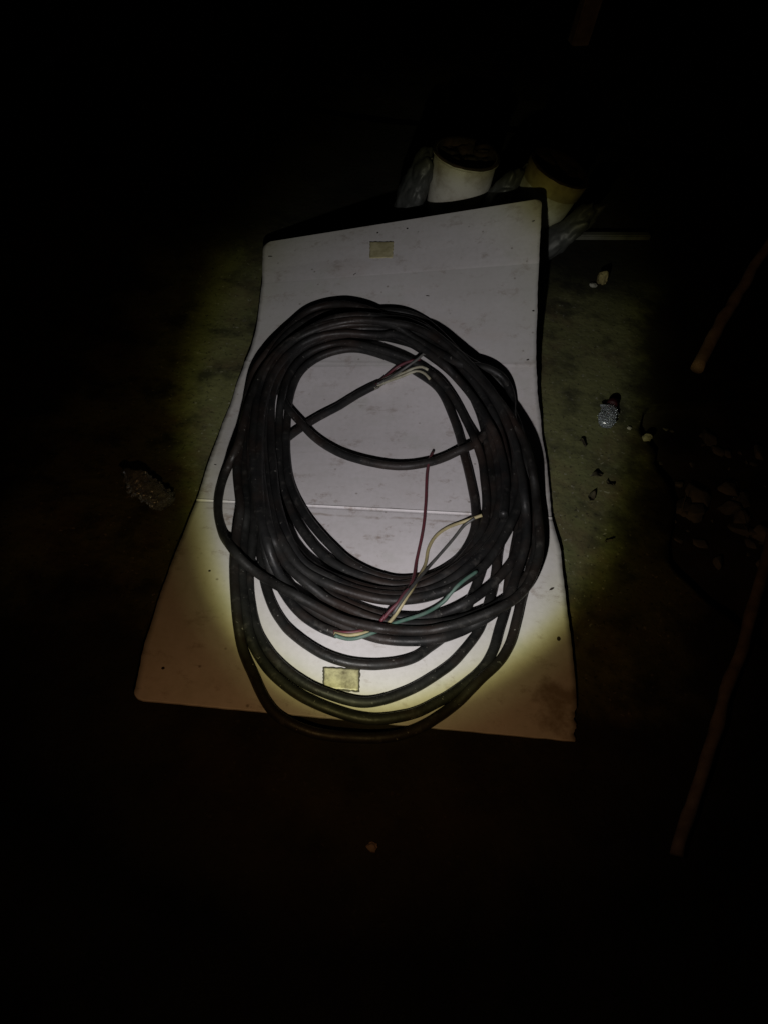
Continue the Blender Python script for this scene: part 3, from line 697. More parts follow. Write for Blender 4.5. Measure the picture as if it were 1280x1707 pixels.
 ('cable_loop',0.009,1,[-620,9802,263,-483,9809,252,-344,9805,248,-205,9793,248,-65,9772,248,73,9742,247,209,9702,246,343,9650,244,472,9588,241,598,9516,235,719,9438,227,837,9355,218,953,9268,209,1066,9177,201,1177,9081,195,1285,8981,191,1391,8875,190,1495,8764,193,1595,8645,198,1692,8519,205,1784,8386,214,1872,8247,225,1956,8102,235,2035,7952,246,2109,7793,258,2177,7633,267,2238,7464,280,2291,7285,298,2336,7100,316,2372,6907,338,2405,6743,325,2436,6611,286,2462,6477,255,2485,6335,231,2504,6185,215,2520,6029,205,2534,5872,198,2545,5714,192,2553,5555,189,2557,5394,188,2556,5231,190,2548,5067,196,2533,4901,203,2510,4737,213,2480,4574,222,2444,4415,232,2401,4261,240,2353,4113,246,2300,3972,250,2240,3838,255,2173,3706,265,2099,3578,279,2021,3454,298,1939,3337,315,1856,3228,329,1773,3126,338,1688,3033,342,1602,2948,341,1515,2870,338,1427,2799,331,1338,2734,321,1248,2674,308,1157,2619,293,1064,2569,278,969,2521,264,872,2478,255,774,2439,251,674,2407,250,573,2384,250,472,2371,248,370,2369,244,269,2377,237,167,2391,230,65,2412,224,-36,2438,219,-136,2467,215,-237,2498,214,-337,2528,215,-437,2558,218,-537,2589,223,-636,2625,227,-734,2668,231,-830,2718,235,-926,2772,241,-1019,2829,249,-1110,2890,261,-1196,2956,279,-1278,3030,299,-1355,3111,322,-1429,3204,339,-1501,3309,350,-1571,3425,354,-1639,3552,353,-1705,3690,345,-1770,3845,329,-1835,4020,300,-1898,4217,258,-1960,4433,206,-2013,4622,182,-2058,4794,178,-2098,4953,189,-2135,5110,205,-2171,5272,220,-2207,5442,230,-2246,5625,231,-2288,5829,220,-2334,6057,192,-2383,6301,150,-2425,6524,129,-2458,6727,127,-2483,6900,151,-2506,7079,186,-2526,7260,239,-2544,7443,268,-2557,7625,286,-2564,7803,293,-2563,7970,294,-2550,8127,291,-2524,8267,289,-2494,8416,285,-2460,8569,283,-2419,8722,285,-2367,8868,288,-2305,9007,285,-2231,9135,276,-2142,9247,271,-2041,9343,273,-1928,9421,281,-1807,9484,298,-1679,9533,318,-1547,9574,336,-1414,9611,350,-1281,9647,355,-1148,9680,353,-1016,9716,337,-886,9753,312,-755,9784,282]),
 ('cable_loop',0.009,1,[-1861,10269,291,-1748,10349,269,-1624,10407,257,-1490,10442,252,-1349,10452,252,-1203,10438,250,-1054,10400,247,-907,10357,240,-762,10310,247,-618,10265,270,-475,10228,308,-332,10204,359,-193,10193,386,-59,10198,389,72,10210,370,201,10219,339,330,10215,309,459,10197,283,589,10162,265,717,10110,255,842,10043,251,962,9960,249,1075,9864,252,1184,9754,262,1290,9629,285,1395,9491,324,1499,9338,382,1601,9193,427,1699,9062,452,1793,8942,459,1885,8832,450,1972,8727,430,2056,8621,402,2137,8505,384,2215,8376,377,2290,8236,379,2362,8087,390,2431,7928,406,2497,7762,425,2557,7586,450,2615,7419,460,2670,7273,444,2721,7126,429,2765,6971,416,2803,6808,408,2835,6642,402,2863,6487,397,2887,6335,389,2909,6186,378,2929,6041,365,2947,5900,348,2963,5762,327,2978,5628,304,2989,5492,282,2996,5352,265,3000,5209,253,3000,5062,246,2996,4913,242,2989,4763,240,2979,4615,238,2966,4467,237,2948,4320,237,2925,4174,237,2897,4029,239,2863,3889,241,2824,3752,244,2781,3619,246,2733,3490,248,2682,3368,247,2626,3252,243,2566,3143,236,2500,3037,233,2429,2934,232,2354,2833,237,2277,2739,238,2198,2654,231,2118,2575,223,2034,2495,222,1948,2416,227,1860,2342,231,1773,2280,223,1687,2232,198,1602,2198,158,1514,2161,128,1424,2122,107,1330,2083,96,1234,2047,91,1137,2017,90,1038,1993,90,939,1975,90,840,1962,90,741,1952,90,641,1947,90,542,1947,90,444,1952,90,345,1963,90,247,1979,90,150,2000,90,53,2025,90,-43,2055,90,-139,2088,90,-234,2125,90,-329,2165,90,-423,2208,90,-517,2254,90,-611,2303,90,-704,2354,90,-798,2406,90,-892,2460,90,-986,2515,90,-1077,2576,92,-1165,2644,98,-1248,2715,112,-1325,2786,137,-1399,2854,172,-1469,2922,212,-1539,2994,249,-1608,3080,275,-1677,3175,293,-1745,3278,306,-1812,3389,315,-1879,3505,323,-1943,3626,329,-2007,3751,337,-2069,3879,346,-2128,4009,357,-2186,4142,371,-2240,4277,387,-2293,4419,400,-2342,4564,413,-2386,4712,427,-2427,4863,443,-2465,5018,458,-2500,5181,470,-2534,5350,478,-2567,5527,484,-2600,5710,487,-2632,5898,488,-2664,6092,488,-2695,6291,486,-2726,6496,483,-2756,6709,477,-2783,6923,469,-2809,7137,458,-2832,7350,443,-2850,7558,426,-2861,7755,413,-2864,7942,404,-2859,8117,400,-2844,8280,403,-2820,8432,415,-2784,8571,436,-2739,8698,468,-2685,8820,508,-2628,8949,539,-2568,9086,553,-2507,9230,553,-2442,9373,543,-2372,9513,525,-2298,9650,502,-2219,9782,470,-2139,9916,428,-2056,10050,372,-1964,10169,326]),
 ('cable_loop',0.009,1,[-1254,2852,400,-1176,2780,376,-1090,2718,358,-998,2663,347,-901,2613,341,-804,2565,337,-707,2520,331,-610,2477,322,-513,2438,313,-415,2402,306,-316,2369,301,-216,2337,299,-115,2309,301,-14,2283,306,88,2262,312,190,2245,318,292,2235,323,394,2230,327,496,2233,328,599,2245,327,700,2265,326,801,2292,324,902,2324,323,1002,2362,325,1100,2405,329,1196,2454,337,1290,2508,347,1382,2568,359,1472,2633,371,1560,2703,383,1646,2778,392,1731,2859,399,1814,2945,404,1895,3039,404,1976,3140,401,2055,3246,396,2133,3357,390,2209,3471,387,2282,3587,386,2353,3705,389,2419,3825,394,2483,3948,399,2543,4077,404,2599,4214,407,2651,4357,409,2699,4505,408,2742,4659,404,2780,4818,399,2813,4980,394,2840,5139,393,2859,5294,399,2873,5443,414,2879,5586,436,2880,5726,462,2876,5868,487,2866,6013,509,2852,6162,526,2832,6315,538,2807,6471,547,2776,6627,555,2739,6795,564,2698,6965,573,2650,7130,582,2597,7293,591,2540,7460,592,2478,7631,583,2410,7801,567,2336,7962,553,2257,8112,542,2173,8251,538,2084,8379,538,1991,8499,543,1893,8613,546,1791,8724,545,1684,8831,538,1573,8935,526,1458,9038,510,1339,9140,488,1216,9241,462,1091,9339,434,963,9429,409,833,9509,391,702,9579,382,569,9639,381,434,9692,384,298,9738,387,160,9777,389,21,9807,391,-119,9829,393,-259,9843,397,-398,9845,403,-536,9837,414,-672,9818,430,-805,9788,450,-937,9748,472,-1068,9704,490,-1198,9657,500,-1328,9608,500,-1456,9556,491,-1583,9500,475,-1706,9439,453,-1824,9369,432,-1935,9286,415,-2035,9189,404,-2125,9076,400,-2201,8947,400,-2264,8806,403,-2316,8657,405,-2358,8500,408,-2390,8338,413,-2412,8170,419,-2426,7997,424,-2432,7822,424,-2432,7649,415,-2427,7478,395,-2417,7303,368,-2401,7125,334,-2380,6941,307,-2353,6747,288,-2319,6539,284,-2280,6324,293,-2238,6104,310,-2195,5886,330,-2152,5677,344,-2112,5482,348,-2075,5299,346,-2039,5124,340,-2002,4950,337,-1964,4772,341,-1922,4586,355,-1876,4392,380,-1827,4194,413,-1775,3997,448,-1722,3814,476,-1668,3648,495,-1614,3497,504,-1560,3361,503,-1504,3237,494,-1447,3125,477,-1387,3024,454,-1324,2933,426]),
 ('cable_loop',0.009,1,[-1229,2624,420,-1149,2567,396,-1062,2519,378,-967,2473,370,-868,2424,371,-769,2379,372,-671,2338,370,-574,2302,365,-477,2273,356,-379,2243,351,-280,2215,349,-181,2188,349,-80,2164,351,20,2144,354,122,2129,358,223,2119,361,325,2115,365,427,2116,366,529,2123,366,632,2138,364,734,2163,360,836,2196,355,938,2236,349,1039,2276,346,1139,2315,348,1236,2351,355,1330,2386,367,1422,2420,382,1517,2476,386,1612,2547,385,1709,2639,374,1800,2719,370,1887,2796,368,1968,2871,366,2044,2950,365,2116,3035,370,2187,3130,378,2255,3233,387,2322,3337,400,2386,3444,415,2448,3552,431,2508,3664,448,2565,3779,463,2620,3898,477,2673,4023,488,2724,4158,497,2772,4298,502,2818,4445,504,2861,4596,503,2899,4752,501,2933,4909,499,2960,5067,499,2983,5226,501,3002,5386,503,3018,5551,502,3034,5732,488,3052,5943,444,3068,6170,384,3084,6427,296,3092,6685,205,3085,6930,144,3062,7139,109,3025,7321,95,2979,7489,91,2929,7651,91,2883,7811,93,2842,7970,102,2802,8119,123,2749,8250,157,2676,8351,212,2587,8453,244,2489,8548,269,2384,8624,308,2274,8674,367,2162,8694,458,2051,8721,534,1942,8765,592,1834,8835,625,1727,8933,629,1619,9047,614,1506,9167,586,1389,9280,558,1267,9379,535,1141,9464,518,1014,9538,509,885,9603,504,755,9661,504,623,9713,507,489,9759,512,354,9797,518,218,9829,525,80,9854,530,-58,9872,536,-196,9882,543,-334,9883,551,-471,9875,562,-607,9859,576,-742,9834,591,-875,9803,607,-1008,9767,620,-1140,9727,629,-1272,9683,632,-1402,9635,628,-1530,9581,618,-1655,9521,603,-1776,9456,584,-1893,9384,566,-2005,9304,547,-2110,9215,530,-2206,9114,516,-2292,9000,506,-2363,8868,502,-2420,8719,505,-2465,8558,513,-2499,8384,524,-2523,8202,536,-2539,8017,545,-2548,7832,546,-2552,7651,538,-2549,7471,520,-2540,7290,498,-2526,7104,474,-2509,6912,455,-2487,6712,443,-2462,6509,435,-2434,6312,430,-2405,6118,425,-2372,5930,419,-2338,5746,412,-2302,5563,407,-2265,5382,402,-2227,5201,400,-2188,5021,400,-2149,4842,402,-2108,4663,407,-2065,4480,419,-2019,4292,439,-1969,4101,465,-1917,3912,495,-1862,3733,522,-1806,3567,543,-1747,3414,556,-1687,3276,561,-1626,3151,558,-1564,3038,548,-1501,2936,530,-1437,2845,506,-1371,2764,477,-1303,2690,448]),
 ('cable_loop',0.009,1,[-1159,2419,354,-1070,2359,332,-980,2303,303,-887,2253,268,-794,2206,212,-701,2163,179,-608,2122,161,-515,2085,154,-421,2044,155,-327,2003,157,-233,1964,159,-138,1929,160,-43,1897,160,53,1869,160,148,1845,158,245,1825,157,342,1809,155,439,1798,151,537,1791,148,635,1790,144,734,1793,139,833,1801,134,932,1814,129,1032,1830,124,1131,1846,119,1229,1861,124,1325,1871,142,1419,1878,172,1512,1886,206,1607,1909,222,1703,1948,220,1802,1998,205,1899,2047,198,1993,2092,205,2084,2134,222,2176,2189,227,2268,2255,221,2357,2322,222,2444,2391,228,2530,2465,233,2614,2550,228,2695,2639,227,2771,2731,230,2839,2826,239,2901,2930,245,2957,3042,249,3006,3161,249,3049,3285,249,3086,3413,248,3115,3545,247,3137,3679,247,3153,3814,246,3165,3952,246,3175,4093,247,3182,4237,247,3188,4382,247,3191,4528,247,3193,4674,250,3192,4816,258,3186,4946,280,3174,5056,326,3156,5143,397,3129,5196,503,3110,5287,568,3094,5401,609,3082,5540,627,3072,5702,622,3062,5881,600,3048,6068,569,3026,6248,540,2998,6422,514,2965,6587,494,2936,6784,461,2921,7034,386,2918,7286,323,2925,7510,281,2932,7709,261,2927,7886,260,2902,8045,273,2859,8187,296,2796,8308,326,2715,8406,362,2617,8480,399,2509,8533,438,2394,8563,483,2275,8569,533,2153,8551,585,2030,8523,637,1908,8533,655,1789,8580,658,1675,8661,645,1562,8757,626,1448,8858,603,1332,8960,577,1214,9057,552,1095,9148,530,977,9236,517,862,9323,513,752,9411,522,644,9498,542,537,9579,572,429,9649,608,315,9711,637,193,9764,654,66,9806,663,-66,9838,666,-199,9859,668,-334,9872,669,-468,9875,670,-602,9870,672,-735,9858,674,-867,9837,676,-998,9809,678,-1128,9775,679,-1256,9735,680,-1383,9689,680,-1507,9637,680,-1629,9579,679,-1747,9514,678,-1862,9444,674,-1972,9364,670,-2075,9275,665,-2169,9174,659,-2252,9061,655,-2323,8933,652,-2382,8791,652,-2427,8638,653,-2458,8471,656,-2481,8299,658,-2498,8123,658,-2511,7947,658,-2522,7770,655,-2532,7592,651,-2538,7411,645,-2540,7226,637,-2537,7034,624,-2528,6838,613,-2515,6639,602,-2497,6445,592,-2476,6256,584,-2452,6070,577,-2426,5888,570,-2398,5709,563,-2367,5533,556,-2335,5358,551,-2302,5183,547,-2267,5009,546,-2230,4835,548,-2192,4659,554,-2152,4481,565,-2110,4302,580,-2068,4123,597,-2025,3946,616,-1982,3778,632,-1940,3619,645,-1898,3471,650,-1857,3337,647,-1818,3223,634,-1779,3130,612,-1742,3059,580,-1708,3023,531,-1663,2961,496,-1611,2883,469,-1551,2797,446,-1483,2709,426,-1409,2628,407,-1329,2553,389,-1246,2484,372]),
 ('cable_loop',0.009,0,[-466,1516,90,-557,1546,90,-649,1574,90,-741,1608,90,-830,1651,90,-916,1701,90,-1001,1758,90,-1084,1822,90,-1162,1894,90,-1238,1973,90,-1310,2058,90,-1381,2147,90,-1449,2241,90,-1515,2338,92,-1579,2435,97,-1640,2527,110,-1696,2611,134,-1745,2684,172,-1785,2743,223,-1820,2814,274,-1849,2880,342,-1870,2940,429,-1887,2992,548,-1907,3064,614,-1930,3161,654,-1958,3280,672,-1989,3411,678,-2022,3549,680,-2055,3692,680,-2088,3838,680,-2120,3988,680,-2153,4145,680,-2185,4305,680,-2215,4467,680,-2244,4632,680,-2272,4799,680,-2298,4970,680,-2324,5142,680,-2348,5318,680,-2371,5497,680,-2393,5678,680,-2414,5862,680,-2433,6049,680,-2451,6238,680,-2468,6431,680,-2483,6626,680,-2497,6829,680,-2507,7027,680,-2513,7221,680,-2513,7410,680,-2507,7594,680,-2493,7772,680,-2472,7945,680,-2444,8111,680,-2408,8272,680,-2364,8427,678,-2312,8576,674,-2251,8717,666,-2183,8855,652,-2101,8975,635,-2010,9082,628,-1911,9177,627,-1803,9256,633,-1691,9325,640,-1574,9386,644,-1455,9439,642,-1333,9484,636,-1208,9524,618,-1083,9557,599,-957,9588,571,-830,9612,536,-703,9628,494,-574,9638,462,-444,9640,440,-314,9636,431,-185,9627,435,-57,9614,453,69,9597,481,187,9593,515,307,9559,526,424,9514,527,539,9457,521,654,9378,518,768,9290,518,879,9200,519,988,9118,515,1096,9025,519,1203,8928,521,1308,8825,519,1409,8715,510,1507,8602,490,1601,8490,438,1691,8381,404,1778,8260,387,1861,8129,386,1940,7989,393,2015,7841,404,2085,7688,417,2151,7530,430,2212,7367,445,2269,7201,459,2322,7034,471,2372,6871,476,2419,6718,466,2463,6587,443,2505,6461,420,2542,6330,398,2573,6192,383,2598,6046,375,2617,5893,373,2631,5737,375,2640,5581,377,2645,5425,378,2645,5268,382,2638,5106,393,2624,4937,413,2601,4760,442,2573,4577,480,2545,4400,513,2518,4230,539,2495,4068,560]),
 ('cable_loop',0.009,1,[2793,3196,246,2753,3075,244,2708,2938,266,2658,2787,310,2608,2645,346,2559,2516,368,2508,2402,373,2454,2303,364,2394,2216,348,2326,2139,328,2252,2070,308,2174,2010,286,2093,1955,263,2011,1903,240,1928,1856,214,1845,1814,184,1758,1765,170,1667,1710,173,1572,1650,193,1476,1594,215,1381,1546,231,1286,1508,236,1193,1483,229,1101,1471,207,1009,1472,169,917,1474,135,822,1474,111,727,1471,97,631,1468,92,534,1467,90,438,1470,90,342,1479,90,247,1494,90,153,1514,90,59,1539,90,-35,1568,90,-128,1598,90,-221,1631,90,-313,1665,90,-406,1702,90,-498,1741,90,-590,1783,90,-681,1828,90,-772,1875,91,-862,1924,95,-951,1974,103,-1037,2023,120,-1121,2074,144,-1200,2126,174,-1277,2187,199,-1351,2257,217,-1423,2334,232,-1490,2414,249,-1552,2493,270,-1609,2568,300,-1659,2638,342,-1704,2701,397,-1746,2765,462,-1785,2829,533,-1824,2899,611,-1866,2993,650,-1911,3106,669,-1956,3231,677,-2001,3364,679,-2044,3502,680,-2086,3644,680,-2126,3791,680,-2165,3942,680,-2204,4099,680,-2241,4260,680,-2277,4424,680,-2313,4592,680,-2348,4761,680,-2382,4934,680,-2415,5110,680,-2447,5289,680,-2478,5471,680,-2508,5656,680,-2537,5844,680,-2563,6035,680,-2587,6230,680,-2609,6429,680,-2630,6633,678,-2650,6850,672,-2669,7072,660,-2691,7307,636,-2710,7539,599,-2719,7750,578,-2713,7931,578,-2690,8081,604,-2652,8210,639,-2608,8345,661,-2560,8486,673,-2505,8628,678,-2444,8765,680,-2376,8898,680,-2300,9024,680,-2217,9141,680,-2127,9252,680,-2032,9354,680,-1932,9451,680,-1828,9542,680,-1720,9627,680,-1610,9707,680,-1495,9781,680,-1377,9846,680,-1255,9903,680,-1128,9947,680,-999,9978,680,-866,9998,680,-732,10007,680,-597,10009,679,-462,10006,676,-329,10002,666,-197,10002,643,-69,10011,602,55,10032,534,173,10068,473,294,10088,430,419,10082,403,546,10051,388,674,9994,390,802,9908,417,930,9794,470,1058,9648,558,1176,9514,616,1289,9388,651,1397,9272,670,1500,9164,677,1599,9056,679,1696,8946,680,1790,8834,680,1880,8719,680,1968,8597,680,2053,8469,680,2135,8338,679,2214,8204,679,2290,8067,679,2363,7925,679,2432,7778,679,2497,7626,680,2556,7469,680,2609,7307,680,2656,7140,680,2697,6966,680,2732,6788,680,2762,6615,680,2789,6457,679,2814,6300,677,2835,6147,672,2854,5999,662,2871,5853,649,2885,5704,641,2896,5553,637,2905,5396,639,2911,5236,646,2916,5079,652,2920,4926,655,2925,4780,651,2930,4646,635,2938,4528,605,2947,4424,558,2961,4342,487,2967,4242,439,2967,4128,406,2961,4002,387,2949,3875,376,2934,3749,364,2913,3627,349,2889,3511,329,2860,3403,303,2828,3299,274]),
 ('red_wire',0.0034,0,[-528,1482,190,-433,1496,172,-338,1514,149,-243,1528,147,-148,1539,159,-55,1566,163,36,1611,155,123,1666,149,203,1717,169,270,1772,209,330,1846,234,389,1918,267,452,1972,322,517,2031,389,582,2102,425,640,2189,432,693,2301,397,743,2445,338,788,2612,265,825,2788,188,851,2968,118,868,3134,72,885,3287,47,904,3430,37,924,3569,35,945,3708,34,966,3850,34,985,3994,34,1003,4141,34,1017,4291,34,1029,4442,34,1038,4596,34,1045,4751,34,1051,4909,34,1054,5067,34,1056,5227,36,1059,5384,41,1063,5537,53,1071,5686,69,1087,5827,93,1114,5975,111,1152,6184,65,1207,6370,34]),
 ('maroon_wire',0.0038,0,[262,1727,259,328,1805,301,395,1881,346,468,1949,396,545,2021,439,604,2120,465,663,2229,464,746,2329,441]),
 ('yellow_wire',0.0035,0,[-514,1433,221,-419,1440,189,-323,1449,160,-227,1465,151,-132,1483,161,-37,1506,168,56,1540,170,147,1583,160,237,1627,153,322,1670,169,397,1724,207,460,1793,242,518,1873,274,571,1953,320,620,2023,390,669,2108,429,718,2199,443,768,2301,429,823,2451,357,877,2615,280,931,2785,204,984,2960,127,1031,3121,77,1065,3272,50,1082,3417,39,1100,3558,36,1138,3694,35,1189,3823,35,1257,3941,35,1341,4043,35,1434,4129,35,1534,4199,38,1638,4250,46,1742,4285,65,1845,4309,99,1944,4315,154,2043,4327,202,2141,4330,260]),
 ('green_wire',0.0036,0,[-500,1377,244,-403,1377,200,-307,1380,165,-210,1396,148,-115,1418,149,-21,1448,169,70,1484,186,159,1528,198,248,1575,204,335,1620,217,422,1675,226,511,1728,234,602,1776,238,697,1824,233,791,1872,223,885,1919,216,979,1970,207,1070,2030,199,1157,2096,190,1240,2160,191,1318,2217,218,1390,2265,279,1456,2328,369,1523,2397,425,1597,2472,462,1677,2552,479,1763,2633,482,1850,2710,481,1938,2788,478]),
 ('grey_wire',0.003,0,[469,1855,331,521,1915,408,575,1992,459,630,2081,484,688,2183,486,747,2296,464,811,2437,408,877,2588,339,946,2748,261,1019,2912,180,1094,3066,113,1168,3208,67,1241,3335,43,1313,3453,33,1385,3567,30,1458,3680,30,1530,3794,30,1603,3909,32,1674,4023,40,1742,4129,59,1817,4211,96,1903,4254,152,1991,4278,220]),
 ('cable_loop',0.009,1,[-2912,5797,505,-2944,5680,458,-2990,5599,384,-3059,5589,251,-3108,5518,170,-3140,5406,120,-3155,5259,98,-3157,5093,91,-3149,4920,90,-3134,4747,90,-3111,4575,90,-3079,4405,90,-3040,4239,90,-2993,4076,91,-2937,3913,96,-2872,3745,113,-2794,3564,152,-2705,3369,215,-2603,3152,316,-2509,2988,373,-2422,2863,398,-2339,2777,389,-2260,2721,353,-2178,2674,314,-2094,2632,276,-2006,2582,252,-1914,2523,244,-1818,2457,250,-1722,2389,263,-1625,2317,284,-1528,2244,309,-1434,2181,324,-1341,2127,329,-1250,2080,323,-1160,2039,309,-1071,2001,292,-981,1963,277,-890,1924,265,-799,1883,257,-708,1842,252,-617,1800,250,-526,1761,248,-434,1725,247,-340,1695,247,-246,1668,249,-151,1643,255,-56,1618,265,39,1595,278,134,1573,293,229,1560,300,325,1558,296,422,1567,278,519,1580,254,617,1591,239,714,1601,231,810,1609,229,907,1619,231,1003,1630,233,1099,1646,232,1194,1663,245,1289,1680,273,1383,1700,296,1477,1724,313,1570,1753,323,1664,1786,334,1756,1820,347,1847,1854,365,1936,1888,387,2024,1924,410,2112,1963,433,2199,2006,453,2286,2055,469,2374,2111,478,2463,2178,476,2553,2259,461,2643,2357,431,2730,2469,392,2807,2578,371,2873,2684,366,2931,2789,371,2982,2896,381,3029,3009,388,3071,3126,393,3107,3248,396,3136,3373,399,3158,3502,400,3174,3632,402,3186,3765,403,3195,3899,403,3201,4036,404,3206,4177,406,3208,4319,407,3208,4460,411,3206,4598,419,3201,4729,436,3192,4850,467,3179,4958,512,3163,5055,570,3145,5151,628,3133,5273,657,3122,5412,672,3110,5559,678,3094,5710,680,3074,5862,680,3047,6013,680,3014,6163,679,2975,6310,679,2931,6455,680,2884,6600,680,2834,6755,680,2780,6918,680,2722,7076,680,2660,7230,680,2594,7379,680,2524,7524,680,2451,7667,680,2376,7806,680,2299,7943,680,2219,8077,680,2137,8208,680,2053,8338,680,1967,8466,680,1880,8593,680,1792,8717,680,1702,8834,680,1610,8950,680,1514,9060,680,1413,9166,680,1308,9264,679,1198,9356,678,1082,9441,675,963,9521,670,841,9590,668,716,9648,668,590,9696,671,463,9733,675,334,9767,678,203,9796,679,71,9820,680,-63,9841,680,-196,9859,680,-331,9873,680,-465,9882,680,-600,9885,680,-735,9881,680,-868,9869,680,-1001,9851,680,-1133,9825,680,-1264,9794,680,-1392,9755,680,-1518,9708,680,-1641,9653,680,-1759,9588,680,-1872,9513,680,-1981,9429,680,-2085,9338,680,-2183,9239,680,-2277,9133,680,-2364,9019,680,-2443,8897,680,-2514,8767,680,-2578,8629,680,-2634,8484,680,-2685,8333,680,-2728,8176,679,-2765,8015,678,-2795,7851,674,-2820,7690,665,-2841,7528,653,-2860,7371,634,-2870,7202,615,-2874,7024,599,-2876,6842,586,-2880,6661,569,-2883,6483,555,-2886,6303,545,-2888,6123,538,-2895,5949,528]),
 ('maroon_wire',0.0035,0,[-114,8340,185,-21,8519,125,78,8675,88,184,8800,84,300,8893,114,434,8943,169,576,8973,225,723,8990,259,868,9024,261]),
 ('white_wire',0.0034,0,[-97,8299,210,14,8435,140,129,8555,89,251,8648,65,380,8716,71,511,8768,100,644,8803,153,780,8840,187,924,8826,222,1054,8728,242]),
 ('white_wire',0.0034,0,[-96,8330,187,32,8428,139,162,8518,100,294,8596,78,430,8661,78,567,8714,99,709,8745,145,860,8732,171,997,8633,187,1102,8480,198]),
 ('grey_wire',0.0033,0,[-88,8302,240,23,8412,210,136,8517,184,248,8622,164,362,8718,162,479,8800,180,600,8869,221,724,8925,285,850,8974,368,977,9020,475,1099,8936,524]),
]
SHEATH = [(-0.0209, 0.8346, 0.0095), (-0.0074, 0.8432, 0.0098), (0.01, 0.8573, 0.0098), (0.0301, 0.8719, 0.009), (0.0409, 0.8792, 0.0085)]

WIRE_MAT = {'cable_loop': M_CABLE, 'red_wire': M_RED, 'maroon_wire': M_MAROON, 'yellow_wire': M_YELLOW, 'green_wire': M_GREEN, 'grey_wire': M_GREY, 'white_wire': M_WHITEW}


def make_coil():
    base = np.array(sheet0(0.0, .62))
    root = empty('cable_coil', base)
    tag(root, 'thick black rubber cable coiled loosely on the white board, coloured wires at its ends', 'cable')
    for n, (name, r, closed, flat) in enumerate(STRANDS):
        q = np.array(flat, float).reshape(-1, 3) * 1e-4
        q = catmull(q, bool(closed), 2)
        big = name == 'cable_loop'
        for i in range(len(q)):            # slight unevenness of a stiff old cable
            a = .0016 if big else .0007
            q[i, 0] += a * noise.noise(Vector((q[i, 0] * 14, q[i, 1] * 14, n * 7.7)))
            q[i, 1] += a * noise.noise(Vector((q[i, 0] * 14, q[i, 1] * 14, n * 7.7 + 40)))
        P = sheet(q[:, 0], q[:, 1], q[:, 2]) - base
        V, F = tube(P, r * (1 if big else .95), bool(closed), 14 if big else 10, .035 if big else .06, n * 3.3)
        link(name, mesh_from(name, V, F), WIRE_MAT[name], root)
    q = SHEATH
    P = catmull(sheet(np.array([a[0] for a in q]), np.array([a[1] for a in q]), np.array([a[2] for a in q])) - base, False, 4)
    V, F = tube(P, np.linspace(.0082, .0050, len(P)), False, 12, .22, 5)
    link('inner_sheath', mesh_from('inner_sheath', V, F), M_SHEATH, root)


make_coil()

# ---------------------------------------------------------------- buckets behind the sheet


def bucket(loc, rot, r0, r1, h, body, band, label, ring=False):
    root = empty('bucket', loc, rot)
    tag(root, label, 'bucket', 'buckets standing behind the board')
    f = lambda z: r0 + (r1 - r0) * z / h
    prof = [(.001, .002), (r0 - .006, .0), (r0, .006)] + [(f(z), z) for z in np.linspace(.02, h * .70, 8)]
    prof += [(f(h * .71), h * .71), (f(h) - .004, h - .004), (f(h) - .006, h), (f(h) - .009, h - .002), (f(h * .7) - .005, h * .7), (r0 - .006, .012), (.001, .012)]
    V, F = lathe(prof, 56)
    link('body', mesh_from('body', V, F), body, root)
    z0, z1 = (h * .79, h * .995) if band else (h * .955, h * .995)
    V, F = lathe([(f(z0), z0), (f(z0) + .0025, z0 + .001), (f(z1) + .0025, z1 - .003), (f(z1) + .0015, z1), (f(z1) - .004, z1 + .001)], 56)
    link('rim', mesh_from('rim', V, F), band or body, root)
    # muck dried onto the inside wall and over the lip
    V, F = [], []
    for k in range(56):
        a = 2 * math.pi * k / 56
        w = .004 + .006 * max(0, noise.noise(Vector((math.cos(a) * 3, math.sin(a) * 3, loc[0] * 9)))) + .003 * abs(noise.noise(Vector((math.cos(a) * 9, math.sin(a) * 9, 2))))
        for rr, zz in ((f(h) + .0028, h - w * .6), (f(h) + .0030, h - .001), (f(h) - .002, h + .0022), (f(h) - .0112, h - .003), (f(h * .85) - .011, h * .85)):
            V.append((rr * math.cos(a), rr * math.sin(a), zz))
    for k in range(56):
        for j in range(4):
            F.append((k * 5 + j, ((k + 1) % 56) * 5 + j, ((k + 1) % 56) * 5 + j + 1, k * 5 + j + 1))
    link('residue', mesh_from('residue', V, F), M_MUCK, root)
    # lumpy dried contents
    n, V, F = 14, [], []
    zc = h * .925
    rr = f(zc) - .008
    V.append((0, 0, zc + .006))
    for j in range(1, n + 1):
        for k in range(48):
            a = 2 * math.pi * k / 48
            p = Vector((rr * j / n * math.cos(a), rr * j / n * math.sin(a), 0))
            V.append((p.x, p.y, zc + .016 * noise.fractal(Vector((p.x * 22 + loc[0] * 9, p.y * 22, 1)), 1.0, 2.0, 4)))
    for k in range(48):
        F.append((0, 1 + k, 1 + (k + 1) % 48))
    for j in range(n - 1):
        for k in range(48):
            a, b = 1 + j * 48, 1 + (j + 1) * 48
            F.append((a + k, b + k, b + (k + 1) % 48, a + (k + 1) % 48))
    link('contents', mesh_from('contents', V, F), M_MUCK, root)
    # wire handle folded down on the far side
    P = [((r1 + .004) * math.cos(a), (r1 + .004) * math.sin(a), h * .93 - .10 * math.sin(a)) for a in np.linspace(0.05, math.pi - .05, 24)]
    V, F = tube(P, .0022, False, 8)
    link('handle', mesh_from('handle', V, F), M_GREY, root)
    if ring:
        P = [(.035 + .021 * math.cos(a), -.02 + .021 * math.sin(a), zc + .034 + .006 * math.cos(a)) for a in np.linspace(0, 2 * math.pi, 28, endpoint=False)]
        V, F = tube(P, .006, True, 10, .15)
        link('hose_end', mesh_from('hose_end', V, F), M_MUCK, root)
    return root


